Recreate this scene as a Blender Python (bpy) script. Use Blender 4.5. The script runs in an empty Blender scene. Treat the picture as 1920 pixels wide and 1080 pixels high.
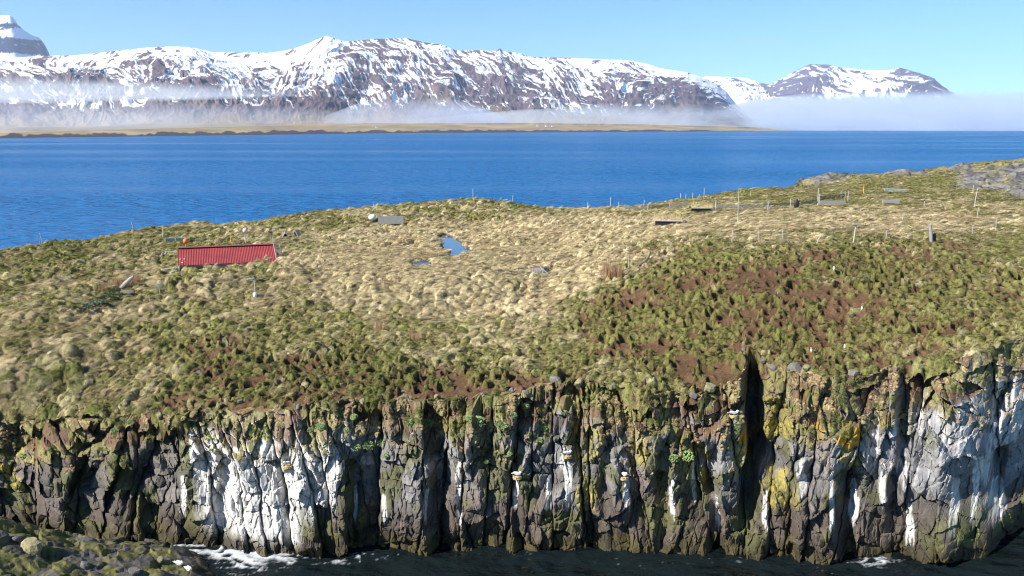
import bpy, math, random
import numpy as np
from mathutils import Vector

random.seed(7); rng = np.random.default_rng(11)
S = bpy.context.scene
COL = S.collection
R_ = math.radians

# ------------------------------------------------------------------ camera, sky, sun, exposure
F = 1663.0                                   # focal length in pixels of a 1920 px wide frame
CAMZ = 18.0
PITCH = math.atan(300.0 / F)
cam_d = bpy.data.cameras.new('camera'); cam = bpy.data.objects.new('camera', cam_d); COL.objects.link(cam)
cam_d.sensor_width = 36.0; cam_d.lens = 36.0 * F / 1920.0
cam_d.clip_start = 0.5; cam_d.clip_end = 60000
cam.location = (0, 0, CAMZ); cam.rotation_euler = (math.pi / 2 - PITCH, 0, 0)
S.camera = cam

SUN_EL, SUN_AZ = R_(38), R_(27)              # elevation; degrees towards the camera from due left
L = Vector((-math.cos(SUN_EL) * math.cos(SUN_AZ), -math.cos(SUN_EL) * math.sin(SUN_AZ), math.sin(SUN_EL)))
W = bpy.data.worlds.new("World"); S.world = W; W.use_nodes = True
wn = W.node_tree; bg = wn.nodes['Background']
sky = wn.nodes.new('ShaderNodeTexSky'); sky.sky_type = 'NISHITA'; sky.sun_disc = False
sky.sun_elevation = SUN_EL; sky.sun_rotation = math.atan2(L.x, L.y)
sky.altitude = 50; sky.air_density = 1.0; sky.dust_density = 0.0; sky.ozone_density = 3.0
tint = wn.nodes.new('ShaderNodeMix'); tint.data_type = 'RGBA'; tint.blend_type = 'MULTIPLY'; tint.inputs['Factor'].default_value = 1
tint.inputs['B'].default_value = (.52, .80, 1.0, 1)                  # clear cold air: the photograph's sky is a purer blue
wn.links.new(sky.outputs[0], tint.inputs['A']); wn.links.new(tint.outputs['Result'], bg.inputs[0]); bg.inputs[1].default_value = 0.081
sun_d = bpy.data.lights.new('sun', 'SUN'); sun = bpy.data.objects.new('sun', sun_d); COL.objects.link(sun)
sun_d.energy = 5.0; sun_d.angle = R_(0.5); sun_d.color = (1.0, 0.955, 0.88)
sun.rotation_euler = L.to_track_quat('Z', 'Y').to_euler(); sun.location = (-200, -100, 300)
S.view_settings.view_transform = 'Standard'; S.view_settings.look = 'None'
S.view_settings.exposure = 0.92; S.view_settings.gamma = 1.0; S.view_settings.use_curve_mapping = False
S.cycles.use_denoising = True
S.cycles.volume_bounces = 2; S.cycles.transparent_max_bounces = 24
S.cycles.max_bounces = 6; S.cycles.filter_width = 1.05

# ------------------------------------------------------------------ noise helpers
def hsh(ix, iy, seed):
    with np.errstate(over='ignore'):
        h = (ix.astype(np.int64).astype(np.uint32) * np.uint32(374761393) + iy.astype(np.int64).astype(np.uint32) * np.uint32(668265263) + np.uint32(seed * 2246822519 & 0xffffffff))
        h = (h ^ (h >> np.uint32(13))) * np.uint32(1274126177)
        h = (h ^ (h >> np.uint32(16))) * np.uint32(2246822519)
        h = h ^ (h >> np.uint32(15))
    return h.astype(np.float64) / 4294967296.0
def vn(x, y, seed=0):
    x = np.asarray(x, float); y = np.asarray(y, float)
    ix = np.floor(x); iy = np.floor(y); fx = x - ix; fy = y - iy
    fx = fx * fx * fx * (fx * (fx * 6 - 15) + 10); fy = fy * fy * fy * (fy * (fy * 6 - 15) + 10)
    a = hsh(ix, iy, seed); b = hsh(ix + 1, iy, seed); c = hsh(ix, iy + 1, seed); d = hsh(ix + 1, iy + 1, seed)
    return (a + (b - a) * fx) * (1 - fy) + (c + (d - c) * fx) * fy
def fbm(x, y, o=4, seed=0, gain=0.5):
    s = 0; a = 1; t = 0
    for i in range(o):
        s = s + a * vn(x * 2 ** i + 17.3 * i, y * 2 ** i - 9.1 * i, seed + i); t += a; a *= gain
    return s / t
def ridged(x, y, o=4, seed=0, gain=0.5):
    s = 0; a = 1; t = 0
    for i in range(o):
        s = s + a * (1 - np.abs(2 * vn(x * 2 ** i + 5.7 * i, y * 2 ** i + 3.3 * i, seed + i) - 1)); t += a; a *= gain
    return s / t
def worley(x, y, seed=0, jit=0.9):
    x = np.asarray(x, float); y = np.asarray(y, float)
    ix = np.floor(x); iy = np.floor(y)
    f1 = np.full(x.shape, 9.0); f2 = np.full(x.shape, 9.0); cx = np.zeros(x.shape); cy = np.zeros(x.shape)
    ci = np.zeros(x.shape); cj = np.zeros(x.shape)
    for dx in (-1, 0, 1):
        for dy in (-1, 0, 1):
            gx = ix + dx; gy = iy + dy
            px = gx + 0.5 + (hsh(gx, gy, seed) - 0.5) * jit; py = gy + 0.5 + (hsh(gx, gy, seed + 77) - 0.5) * jit
            d = np.hypot(px - x, py - y)
            n = d < f1
            f2 = np.where(n, f1, np.minimum(f2, d))
            f1 = np.where(n, d, f1); cx = np.where(n, px, cx); cy = np.where(n, py, cy); ci = np.where(n, gx, ci); cj = np.where(n, gy, cj)
    return f1, f2, cx, cy, ci, cj
def sst(a, b, x):
    t = np.clip((np.asarray(x, float) - a) / (b - a), 0, 1); return t * t * (3 - 2 * t)
def mix(a, b, t):
    return a + (b - a) * t

# ------------------------------------------------------------------ picking points of the place off the picture's geometry
CP, SP = math.cos(PITCH), math.sin(PITCH)
def ray(px, py):
    cx = (np.asarray(px, float) - 960) / F; cy = (540 - np.asarray(py, float)) / F
    return cx, CP + cy * SP, -SP + cy * CP
def atY(px, py, Y):
    dx, dy, dz = ray(px, py); t = Y / dy
    return dx * t, Y + 0 * t, CAMZ + dz * t
def atz(px, py, z):
    dx, dy, dz = ray(px, py); t = (z - CAMZ) / dz
    return dx * t, dy * t, z + 0 * t
def proj(X, Y, Z):
    d = Y * CP - (Z - CAMZ) * SP; u = Y * SP + (Z - CAMZ) * CP
    d = np.maximum(d, 0.1)
    return 960 + F * X / d, 540 - F * u / d
def depth(X, Y, Z):
    return Y * CP - (Z - CAMZ) * SP
def tps_fit(P, V, lam=0.02):
    n = len(P); D = np.hypot(P[:, None, 0] - P[None, :, 0], P[:, None, 1] - P[None, :, 1]) / 20
    K = np.where(D > 0, D * D * np.log(np.maximum(D, 1e-9)), 0) + lam * np.eye(n)
    A = np.zeros((n + 3, n + 3)); A[:n, :n] = K; A[:n, n] = 1; A[:n, n + 1:] = P; A[n, :n] = 1; A[n + 1:, :n] = P.T
    return P, np.linalg.solve(A, np.concatenate([V, np.zeros(3)]))
def tps_eval(m, X, Y):
    P, w = m; out = np.full(np.shape(X), w[len(P)]) + w[len(P) + 1] * X + w[len(P) + 2] * Y
    for i in range(len(P)):
        d2 = ((X - P[i, 0]) ** 2 + (Y - P[i, 1]) ** 2) / 400
        out = out + w[i] * 0.5 * d2 * np.log(np.maximum(d2, 1e-12))
    return out
def sdf(px, py, poly):
    """signed distance in pixels: positive inside the polygon"""
    d = np.full(np.shape(px), 1e9); ins = np.zeros(np.shape(px), bool); n = len(poly)
    for i in range(n):
        ax, ay = poly[i]; bx, by = poly[(i + 1) % n]
        ex, ey = bx - ax, by - ay; wx, wy = px - ax, py - ay
        t = np.clip((wx * ex + wy * ey) / (ex * ex + ey * ey), 0, 1)
        d = np.minimum(d, np.hypot(wx - ex * t, wy - ey * t))
        c = (ay > py) != (by > py)
        with np.errstate(divide='ignore', invalid='ignore'):
            ins ^= c & (px < (bx - ax) * (py - ay) / (by - ay if by != ay else 1e-9) + ax)
    return np.where(ins, d, -d)

# ------------------------------------------------------------------ mesh / object helpers
def mesh_np(name, V, Q, mat, col=None, smooth=True, parent=None, kind=None):
    me = bpy.data.meshes.new(name)
    V = np.ascontiguousarray(V, np.float32); Q = np.ascontiguousarray(Q, np.int32); k = Q.shape[1]
    me.vertices.add(len(V)); me.vertices.foreach_set('co', V.ravel())
    me.loops.add(Q.size); me.loops.foreach_set('vertex_index', Q.ravel())
    me.polygons.add(len(Q)); me.polygons.foreach_set('loop_start', np.arange(0, Q.size, k, dtype=np.int32))
    me.polygons.foreach_set('use_smooth', np.full(len(Q), smooth))
    if col is not None:
        a = me.attributes.new('Col', 'FLOAT_COLOR', 'POINT')
        c = np.ones((len(V), 4), np.float32); c[:, :col.shape[1]] = col; a.data.foreach_set('color', c.ravel())
    me.update(calc_edges=True)
    if mat: me.materials.append(mat)
    o = bpy.data.objects.new(name, me); COL.objects.link(o)
    if parent: o.parent = parent
    if kind: o['kind'] = kind
    return o
def grid_q(nr, nc):
    i = np.arange(nr * nc).reshape(nr, nc)
    return np.stack([i[:-1, :-1].ravel(), i[:-1, 1:].ravel(), i[1:, 1:].ravel(), i[1:, :-1].ravel()], 1)
class MB:
    def __init__(s): s.v = []; s.f = []
    def box(s, c, size, rot=None, taper=1.0):
        from mathutils import Euler
        m = Euler(rot or (0, 0, 0)).to_matrix(); b = len(s.v)
        for z in (-.5, .5):
            k = taper if z > 0 else 1
            for x, y in ((-.5, -.5), (.5, -.5), (.5, .5), (-.5, .5)):
                s.v.append(Vector(c) + m @ Vector((x * size[0] * k, y * size[1] * k, z * size[2])))
        for q in ((3, 2, 1, 0), (4, 5, 6, 7), (0, 1, 5, 4), (1, 2, 6, 5), (2, 3, 7, 6), (3, 0, 4, 7)): s.f.append([b + i for i in q])
        return s
    def bar(s, p, q, w, h=None, w2=None):
        p = Vector(p); q = Vector(q); d = (q - p).normalized(); h = h or w; k = (w2 / w) if w2 else 1
        sd = d.cross(Vector((0, 0, 1)));
        sd = Vector((1, 0, 0)) if sd.length < .15 else sd.normalized()
        up = sd.cross(d).normalized(); b = len(s.v)
        for c, kk in ((p, 1), (q, k)):
            for x, y in ((-.5, -.5), (.5, -.5), (.5, .5), (-.5, .5)): s.v.append(c + sd * x * w * kk + up * y * h * kk)
        for f in ((3, 2, 1, 0), (4, 5, 6, 7), (0, 1, 5, 4), (1, 2, 6, 5), (2, 3, 7, 6), (3, 0, 4, 7)): s.f.append([b + i for i in f])
        return s
    def tube(s, pts, rad, n=8):
        pts = [Vector(p) for p in pts]; b0 = len(s.v)
        for i, p in enumerate(pts):
            d = (pts[min(i + 1, len(pts) - 1)] - pts[max(i - 1, 0)]).normalized()
            a = d.cross(Vector((0, 1, 0.01))); a = a.normalized() if a.length > .05 else Vector((1, 0, 0)); c = d.cross(a)
            r = rad[i] if isinstance(rad, (list, tuple)) else rad
            for k in range(n):
                t = 2 * math.pi * k / n; s.v.append(p + a * math.cos(t) * r + c * math.sin(t) * r)
        for i in range(len(pts) - 1):
            for k in range(n):
                b = b0 + i * n; s.f.append([b + k, b + (k + 1) % n, b + n + (k + 1) % n, b + n + k])
        s.f.append([b0 + k for k in range(n)][::-1]); b = b0 + (len(pts) - 1) * n; s.f.append([b + k for k in range(n)])
        return s
    def ball(s, c, r, n=10, m=7, sq=(1, 1, 1)):
        c = Vector(c); b = len(s.v)
        for i in range(m + 1):
            a = math.pi * i / m
            for k in range(n):
                t = 2 * math.pi * k / n
                s.v.append(c + Vector((math.sin(a) * math.cos(t) * r * sq[0], math.sin(a) * math.sin(t) * r * sq[1], math.cos(a) * r * sq[2])))
        for i in range(m):
            for k in range(n): s.f.append([b + i * n + k, b + (i + 1) * n + k, b + (i + 1) * n + (k + 1) % n, b + i * n + (k + 1) % n])
        return s
    def build(s, name, mat, parent=None, smooth=False):
        me = bpy.data.meshes.new(name); me.from_pydata([tuple(v) for v in s.v], [], s.f); me.validate(); me.materials.append(mat)
        if smooth: me.polygons.foreach_set('use_smooth', [True] * len(me.polygons))
        o = bpy.data.objects.new(name, me); COL.objects.link(o)
        if parent: o.parent = parent
        return o
def tag(o, label=None, cat=None, group=None, kind=None):
    if label: o['label'] = label
    if cat: o['category'] = cat
    if group: o['group'] = group
    if kind: o['kind'] = kind
    return o
def empty(name, loc, rz=0, label=None, cat=None, group=None):
    o = bpy.data.objects.new(name, None); COL.objects.link(o); o.location = loc; o.rotation_euler = (0, 0, rz); o.empty_display_size = .2
    return tag(o, label, cat, group)
def dup(o, parent=None, children=True):
    c = o.copy(); COL.objects.link(c)
    if parent: c.parent = parent
    if children:
        for ch in list(o.children): dup(ch, c)
    return c

# ------------------------------------------------------------------ materials
def mat(name, rgb=(.5, .5, .5), rough=.85, attr=None, nscale=None, namt=.25, bump=0, bscale=40, metal=0, spec=None):
    m = bpy.data.materials.new(name); m.use_nodes = True; nt = m.node_tree; b = nt.nodes['Principled BSDF']
    b.inputs['Roughness'].default_value = rough; b.inputs['Metallic'].default_value = metal
    if spec is not None: b.inputs['Specular IOR Level'].default_value = spec
    if attr:
        a = nt.nodes.new('ShaderNodeAttribute'); a.attribute_name = attr[0]; a.attribute_type = attr[1]; src = a.outputs['Color']
    else:
        r = nt.nodes.new('ShaderNodeRGB'); r.outputs[0].default_value = (*rgb, 1); src = r.outputs[0]
    tc = nt.nodes.new('ShaderNodeTexCoord')
    if nscale:
        n = nt.nodes.new('ShaderNodeTexNoise'); n.inputs['Scale'].default_value = nscale; n.inputs['Detail'].default_value = 6; n.inputs['Roughness'].default_value = .65
        nt.links.new(tc.outputs['Object'], n.inputs['Vector'])
        mr = nt.nodes.new('ShaderNodeMapRange'); mr.inputs['From Min'].default_value = .3; mr.inputs['From Max'].default_value = .7
        mr.inputs['To Min'].default_value = 1 - namt; mr.inputs['To Max'].default_value = 1 + namt
        nt.links.new(n.outputs['Fac'], mr.inputs['Value'])
        mx = nt.nodes.new('ShaderNodeMix'); mx.data_type = 'RGBA'; mx.blend_type = 'MULTIPLY'; mx.inputs['Factor'].default_value = 1
        nt.links.new(src, mx.inputs['A']); nt.links.new(mr.outputs[0], mx.inputs['B']); src = mx.outputs['Result']
    nt.links.new(src, b.inputs['Base Color'])
    if bump:
        n2 = nt.nodes.new('ShaderNodeTexNoise'); n2.inputs['Scale'].default_value = bscale; n2.inputs['Detail'].default_value = 8
        nt.links.new(tc.outputs['Object'], n2.inputs['Vector'])
        bp = nt.nodes.new('ShaderNodeBump'); bp.inputs['Strength'].default_value = bump; bp.inputs['Distance'].default_value = .05
        nt.links.new(n2.outputs['Fac'], bp.inputs['Height']); nt.links.new(bp.outputs[0], b.inputs['Normal'])
    return m
M_GROUND = mat('turf', attr=('Col', 'GEOMETRY'), rough=.95, nscale=13, namt=.42, bump=1.0, bscale=26, spec=.1)
M_CLIFF = mat('basalt', attr=('Col', 'GEOMETRY'), rough=.8, nscale=7, namt=.28, bump=.7, bscale=9, spec=.3)
M_HILL = mat('mountain', attr=('Col', 'GEOMETRY'), rough=.9, nscale=None, spec=.1)
def grass_mat(name):
    m = mat(name, attr=('tcol', 'INSTANCER'), rough=.7, spec=.15)
    nt = m.node_tree; b = nt.nodes['Principled BSDF']; out = nt.nodes['Material Output']
    tr = nt.nodes.new('ShaderNodeBsdfTranslucent'); nt.links.new(b.inputs['Base Color'].links[0].from_socket, tr.inputs['Color'])
    ms = nt.nodes.new('ShaderNodeMixShader'); ms.inputs[0].default_value = .25
    nt.links.new(b.outputs[0], ms.inputs[1]); nt.links.new(tr.outputs[0], ms.inputs[2]); nt.links.new(ms.outputs[0], out.inputs['Surface'])
    return m
M_GRASS = grass_mat('grass_blade')
WOOD = mat('weathered_wood', (.33, .31, .28), .85, nscale=14, namt=.3)
PALE = mat('pale_wood', (.40, .37, .32), .85, nscale=14, namt=.25)
DARKW = mat('dark_wood', (.10, .09, .08), .9, nscale=14, namt=.3)
WHITE = mat('white_paint', (.78, .78, .76), .6, nscale=20, namt=.08)
RED = mat('red_sheet_metal', (.245, .034, .034), .6, nscale=1.6, namt=.22, spec=.4)
REDCAP = mat('red_ridge_metal', (.27, .05, .052), .5, nscale=3, namt=.15)
ORANGE = mat('orange_plastic', (.85, .16, .03), .5)
PINK = mat('faded_pink_plastic', (.75, .52, .52), .6)
YELLOW = mat('yellow_paint', (.75, .38, .03), .6)
BLUE = mat('faded_blue_paint', (.19, .29, .36), .7, nscale=12, namt=.25)
NET = mat('dark_netting', (.07, .08, .085), .9, nscale=30, namt=.35)
BLACK = mat('black_plastic', (.015, .016, .02), .5)
GREY = mat('grey_concrete', (.25, .25, .245), .9, nscale=8, namt=.2)
ROCKM = mat('boulder_stone', (.165, .15, .135), .9, nscale=5, namt=.45, bump=.8, bscale=12)
LICH = mat('lichened_stone', (.24, .21, .11), .9, nscale=5, namt=.4, bump=.8, bscale=12)
LEAF = mat('fresh_green_leaf', (.17, .24, .075), .6, nscale=10, namt=.35)
DLEAF = mat('dark_green_leaf', (.035, .075, .03), .6, nscale=10, namt=.35)
REED = mat('dry_reed', (.30, .17, .09), .8, nscale=10, namt=.3)
STRAW = mat('straw', (.46, .35, .18), .8, nscale=10, namt=.3)
BIRDW = mat('white_feathers', (.80, .80, .80), .7)
BIRDB = mat('black_feathers', (.025, .025, .03), .6)
BIRDG = mat('grey_feathers', (.38, .40, .43), .7)
BEAK = mat('orange_beak', (.75, .20, .04), .5)
YBEAK = mat('yellow_beak', (.7, .5, .08), .5)

# ------------------------------------------------------------------ the island: mean ground surface
ang = lambda x, y: np.arctan2(x, y)
base_px = [(-420, 975), (-150, 990), (0, 990), (130, 1002), (250, 1012), (420, 1024), (600, 1036), (800, 1027), (1000, 1027), (1200, 1044), (1400, 1042), (1560, 1054), (1640, 1048), (1750, 1044), (1850, 1020), (1930, 975), (2050, 950), (2350, 930)]
rim_px = [(-420, 800, 3.5), (-150, 800, 3.0), (0, 800, 2.6), (120, 800, 2.2), (230, 780, 2.0), (330, 780, 1.8), (420, 768, 1.6), (520, 778, 1.6), (640, 752, 1.6), (760, 764, 1.6), (850, 762, 1.6), (980, 742, 1.8), (1080, 722, 2.0), (1180, 732, 2.0), (1280, 745, 2.0), (1350, 742, 2.0), (1384, 728, 2.3), (1397, 692, 3.2), (1404, 670, 4.9), (1417, 668, 5.0), (1426, 690, 3.6), (1470, 695, 3.0), (1540, 705, 3.0), (1640, 715, 3.0), (1690, 682, 3.4), (1760, 690, 3.2), (1800, 665, 3.4), (1860, 650, 3.4), (1930, 640, 3.0), (2050, 620, 3.0), (2350, 590, 3.0)]
bx, by, _ = atz([p[0] for p in base_px], [p[1] for p in base_px], 0.0)
b_th = ang(bx, by); b_R = np.hypot(bx, by)
rx, ry, rz = [], [], []
for px, py, lean in rim_px:
    dx, dy, dz = ray(px, py); th = math.atan2(dx, dy); R0 = float(np.interp(th, b_th, b_R)) + lean
    t = R0 / math.hypot(dx, dy); rx.append(dx * t); ry.append(dy * t); rz.append(CAMZ + dz * t)
rx, ry, rz = map(np.array, (rx, ry, rz)); r_th = ang(rx, ry); r_R = np.hypot(rx, ry)
sky_px = [(-420, 530, 55), (-150, 500, 58), (0, 475, 62), (60, 462, 65), (165, 453, 68), (250, 435, 73), (360, 421, 79), (450, 421, 81), (520, 411, 84), (600, 396, 88), (700, 391, 90), (790, 381, 91), (880, 374, 92), (960, 381, 92), (1000, 391, 93), (1080, 391, 94), (1195, 389, 95), (1240, 379, 96), (1290, 371, 97), (1340, 366, 98), (1380, 355, 99), (1430, 351, 100), (1475, 353, 103), (1520, 331, 112), (1620, 325, 116), (1700, 319, 120), (1780, 312, 120), (1840, 303, 120), (1930, 298, 121), (2050, 292, 122), (2350, 290, 124)]
inner = [(0, 700, 41.5), (0, 600, 47), (0, 530, 54), (200, 700, 42.5), (200, 620, 47), (200, 540, 54), (200, 480, 63), (420, 700, 41.5), (420, 620, 46), (420, 560, 51), (420, 505, 57.5), (420, 450, 70), (600, 680, 42), (600, 600, 47.5), (600, 520, 55), (600, 460, 66), (600, 420, 79), (800, 680, 42), (800, 600, 48), (800, 530, 55), (800, 470, 64.5), (800, 440, 72), (800, 410, 80.5), (900, 415, 79), (1000, 680, 42), (1000, 600, 48), (1000, 540, 54), (1000, 480, 62), (1000, 430, 74), (1100, 405, 82), (1200, 660, 42), (1200, 580, 47), (1200, 500, 54), (1200, 450, 62), (1200, 410, 78), (1400, 620, 42.8), (1400, 540, 47), (1400, 480, 52), (1400, 430, 61), (1400, 385, 79), (1600, 620, 43.5), (1600, 540, 47), (1600, 470, 53), (1600, 420, 63), (1600, 375, 80), (1600, 345, 102), (1800, 580, 45), (1800, 520, 49), (1800, 460, 55), (1800, 410, 66), (1800, 370, 82), (1800, 335, 104), (1930, 580, 46), (1930, 500, 51), (1930, 440, 58), (1930, 390, 72), (1930, 350, 92), (2080, 560, 48), (2080, 440, 60), (2080, 350, 92), (-150, 720, 42.5), (-150, 600, 50), (-420, 720, 44)]
P = []; V = []
for px, py, Y in inner + sky_px:
    x, y, z = atY(px, py, Y); P.append((x, y)); V.append(float(z))
for (x, y, z), q_ in zip(zip(rx, ry, rz), rim_px):
    if q_[2] < 4.5: P.append((x, y)); V.append(z)
dense = np.linspace(r_th[0], r_th[-1], 2400); jag = 1.5 * (fbm(dense * 37 / 2.0, dense * 0, 3, 15) - .5) + .8 * (fbm(dense * 37 / .55, dense * 0 + 4, 3, 16) - .5)
r_R = np.interp(dense, r_th, r_R) + .35 + jag; r_th = dense
TPS = tps_fit(np.array(P), np.array(V))
sx, sy, _ = atY([p[0] for p in sky_px], [p[1] for p in sky_px], np.array([p[2] for p in sky_px], float))
s_th = ang(sx, sy); s_R = np.hypot(sx, sy)
def mean_ground(X, Y):
    z = tps_eval(TPS, X, Y); R = np.hypot(X, Y); d = R - np.interp(ang(X, Y), s_th, s_R)
    return z - np.where(d > 0, 0.10 * d + 0.045 * d * d, 0)
POND_Z = 9.15
ponds = [[(836, 441), (846, 441), (856, 450), (862, 459), (872, 462), (869, 472), (851, 478), (842, 468), (836, 458), (828, 449)], [(706, 438), (732, 438), (734, 447), (704, 447)], [(758, 455), (771, 455), (771, 463), (757, 463)], [(775, 489), (808, 487), (806, 498), (774, 499)]]
pond_world = []
for p in ponds:
    x, y, _ = atz([q[0] for q in p], [q[1] for q in p], POND_Z); cx_, cy_ = x.mean(), y.mean() - .5; pond_world.append(list(zip(cx_ + (x - cx_) * (1.2 if len(p) > 4 else .75), cy_ + (y - cy_) * (1.1 if len(p) > 4 else .8))))
def march(px, py, f=None):
    f = f or mean_ground
    dx, dy, dz = ray(px, py); t = np.arange(30, 140, .05) / float(dy)
    X, Y, Z = dx * t, dy * t, CAMZ + dz * t; g = f(X, Y); h = Z - g
    th = float(np.arctan2(dx, dy)); ok = (np.hypot(X, Y) > np.interp(th, r_th, r_R)) & (np.hypot(X, Y) < np.interp(th, s_th, s_R) + 1)
    hit = np.where(ok & (h <= 0))[0]
    i = hit[0] if len(hit) else np.where(ok)[0][np.argmin(h[ok])]
    return float(X[i]), float(Y[i]), float(g[i])

# painting regions, given as outlines on the ground
C_STRAW = [(560, 470), (690, 402), (900, 404), (1080, 392), (1200, 400), (1350, 395), (1500, 385), (1760, 380), (1920, 390), (1930, 425), (1760, 440), (1600, 445), (1400, 450), (1230, 478), (1130, 530), (1020, 600), (900, 600), (780, 590), (650, 580), (560, 540), (530, 500)]
C_LEFT = [(-100, 540), (120, 490), (300, 440), (560, 415), (560, 520), (520, 590), (330, 620), (150, 640), (-100, 760)]
C_COL = [(1190, 490), (1330, 470), (1480, 462), (1640, 470), (1800, 475), (1930, 520), (1920, 590), (1760, 640), (1640, 690), (1400, 690), (1330, 745), (1180, 735), (1130, 690), (1090, 640), (1110, 570)]
C_COL2 = [(320, 650), (420, 630), (520, 670), (640, 640), (760, 690), (1000, 705), (1080, 690), (1090, 735), (900, 765), (640, 770), (420, 790), (220, 790), (250, 745), (320, 710)]
C_ROCK = [(1800, 318), (1930, 300), (1990, 300), (1960, 372), (1860, 362), (1790, 352), (1800, 335)]
C_ROCK2 = [(1480, 352), (1500, 336), (1600, 324), (1700, 318), (1830, 304), (1830, 316), (1700, 326), (1590, 334), (1520, 350)]
C_MOUND = [(335, 505), (520, 490), (600, 500), (590, 530), (480, 560), (350, 570), (300, 540)]

def ground_paint(X, Y, Z):
    px, py = proj(X, Y, Z)
    wx = px + 60 * (fbm(X / 4, Y / 4, 4, 31) - .5) * 2; wy = py + 26 * (fbm(X / 4, Y / 4, 4, 57) - .5) * 2
    straw = sst(-30, 40, sdf(wx, wy, C_STRAW)); left = sst(-40, 40, sdf(wx, wy, C_LEFT))
    col = np.maximum(sst(-75, 85, sdf(wx, wy, C_COL)), sst(-40, 45, sdf(wx, wy, C_COL2)))
    rock = np.maximum(sst(-10, 12, sdf(px + .35 * (wx - px), py + .5 * (wy - py), C_ROCK)), sst(-6, 6, sdf(px + .3 * (wx - px), py + .3 * (wy - py), C_ROCK2)))
    return px, py, straw, left, col, rock

def ground(X, Y, full=True):
    uX, uY = X * .92 + Y * .39, -X * .39 + Y * .92
    """height of the tussocky ground; with full also its paint"""
    z0 = mean_ground(X, Y)
    px, py, straw, left, col, rock = ground_paint(X, Y, z0)
    uX, uY = X * .92 + Y * .39, -X * .39 + Y * .92
    wX = .9 * uX + .24 * (fbm(X * 1.1, Y * 1.1, 3, 3) - .5) * 2; wY = 1.12 * uY + .24 * (fbm(X * 1.1, Y * 1.1, 3, 4) - .5) * 2
    amp_ = mix(.62, 1.35, sst(.34, .62, fbm(X / 2.4, Y / 2.4, 3, 7)))
    big = sst(.35, .65, fbm(X / 7, Y / 7, 3, 8))
    def domes(w, seed, lo, var, hl):
        f1, f2, cx, cy, ci, cj = worley(wX / w, wY / w, seed, .98); q = hsh(ci, cj, seed + 70)
        return np.sqrt(np.clip(1 - (f1 / (lo + var * q)) ** 2, 0, 1)) * (hl + (1 - hl) * hsh(ci, cj, seed + 71)), q
    bigz = sst(330, 200, px) * sst(590, 680, py) + .7 * sst(500, 530, py) * sst(600, 560, py) * sst(330, 380, px) * sst(640, 560, px)
    ta, ra = domes(.86, 21, .42, .26, .35); tb, rb = domes(.50, 25, .42, .28, .25); t2, r2 = domes(.28, 22, .40, .30, .3)
    t1 = np.maximum(ta * (.25 + .75 * bigz), tb * (1 - .5 * bigz)); r1 = np.where(ta * (.25 + .75 * bigz) > tb * (1 - .5 * bigz), ra, rb)
    front = sst(620, 720, py) * (1 - col)
    A1 = .27 + .10 * straw * big + .04 * left + .11 * front + .24 * bigz - .09 * col
    # dirt patches between the tussocks of the bird colony
    dn = fbm(X / .6, Y / .6, 4, 45); dn2 = fbm(X / 3.5, Y / 3.5, 2, 46)
    dirt = sst(.1, .5, col) * sst(.495, .565, dn * .60 + dn2 * .40 + .05 * (col - .5) - .10 * (t1 - .40) - .15 * (t2 - .38))
    far_flat = 1 - .55 * sst(1150, 1350, px) * sst(520, 440, py)
    z = z0 + (A1 * amp_ * t1 + (.10 + .03 * front + .06 * col) * t2) * (1 - .85 * dirt) * (1 - .8 * rock) * far_flat - .12
    z = z + .10 * (fbm(X * 1.1, Y * 1.1, 3, 61) - .5) * (1 - dirt)
    # burrows
    h1, h2, hx, hy, hi, hj = worley(X / .80 + 7, Y / .80 + 3, 33, .95)
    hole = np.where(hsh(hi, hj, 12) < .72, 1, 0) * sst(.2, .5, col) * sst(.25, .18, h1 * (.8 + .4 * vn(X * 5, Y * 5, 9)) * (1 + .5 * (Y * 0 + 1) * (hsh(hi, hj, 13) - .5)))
    hlip = np.where(hsh(hi, hj, 12) < .62, 1, 0) * sst(.2, .5, col) * sst(.62, .3, np.hypot(X / .80 + 7 - hx + .20, Y / .80 + 3 - hy - .24))
    z = z + .16 * hlip - .75 * hole
    # lip over the burrow on the uphill side
    # pale bank and bare rock of the far outcrop
    rk = ridged(X / 3.2, Y / 3.2, 5, 71) ; v1, v2, vx, vy, vi, vj = worley(X / 1.3, Y / 1.3, 72)
    z = z + rock * ((rk - .6) * 1.3 + (hsh(vi, vj, 5) - .5) * .55 - .2 * sst(.12, .0, v2 - v1))
    # mound in front of the hut
    mound = sst(-12, 18, sdf(px, py, C_MOUND))
    z = z + mound * .28 * t1
    # ponds
    pd = np.full(np.shape(X), -99.0)
    for pw in pond_world: pd = np.maximum(pd, sdf(X, Y, pw))
    pd = pd + 1.3 * (fbm(X / .9, Y / 1.6, 3, 88) - .5)
    near = sst(-9.0, -2.5, pd); z = mix(z, POND_Z + .04 + (.16 + .22 * sst(0, .6, Y - 66)) * t1 * sst(.1, -.5, pd), near)
    inside = sst(-.35, .12, pd + .25 * (t1 - .5)); z = mix(z, POND_Z - .35, inside)
    if not full: return z
    # paint
    n1 = fbm(X / 1.6, Y / 1.6, 4, 101); n2 = .6 * fbm(uX / .55, uY / .11, 3, 102) + .4 * fbm(X / .2, Y / .2, 2, 106); n3 = fbm(X / 9, Y / 9, 3, 103)
    dryf = np.clip(.10 +   .86 * straw + .30 * left + .10 * sst(.45, .6, n3) + 1.2 * (n1 - .5) + .55 * (r1 - .5) + .35 * (n2 - .5) + .1 * (r2 - .5) - .25 * col + .13 * sst(560, 640, py) * (1 - col), 0, 1)
    dryf = sst(.15, .85, dryf)
    hue = fbm(X / 2.3 + 9, Y / 2.3, 3, 104); 
    straw_c = np.stack([mix(.48, .78, n2), mix(.40, .67, n2), mix(.225, .43, n2)], -1)
    red = sst(.58, .70, fbm(X / 1.2, Y / 1.2, 3, 105))[..., None] * .35
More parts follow.
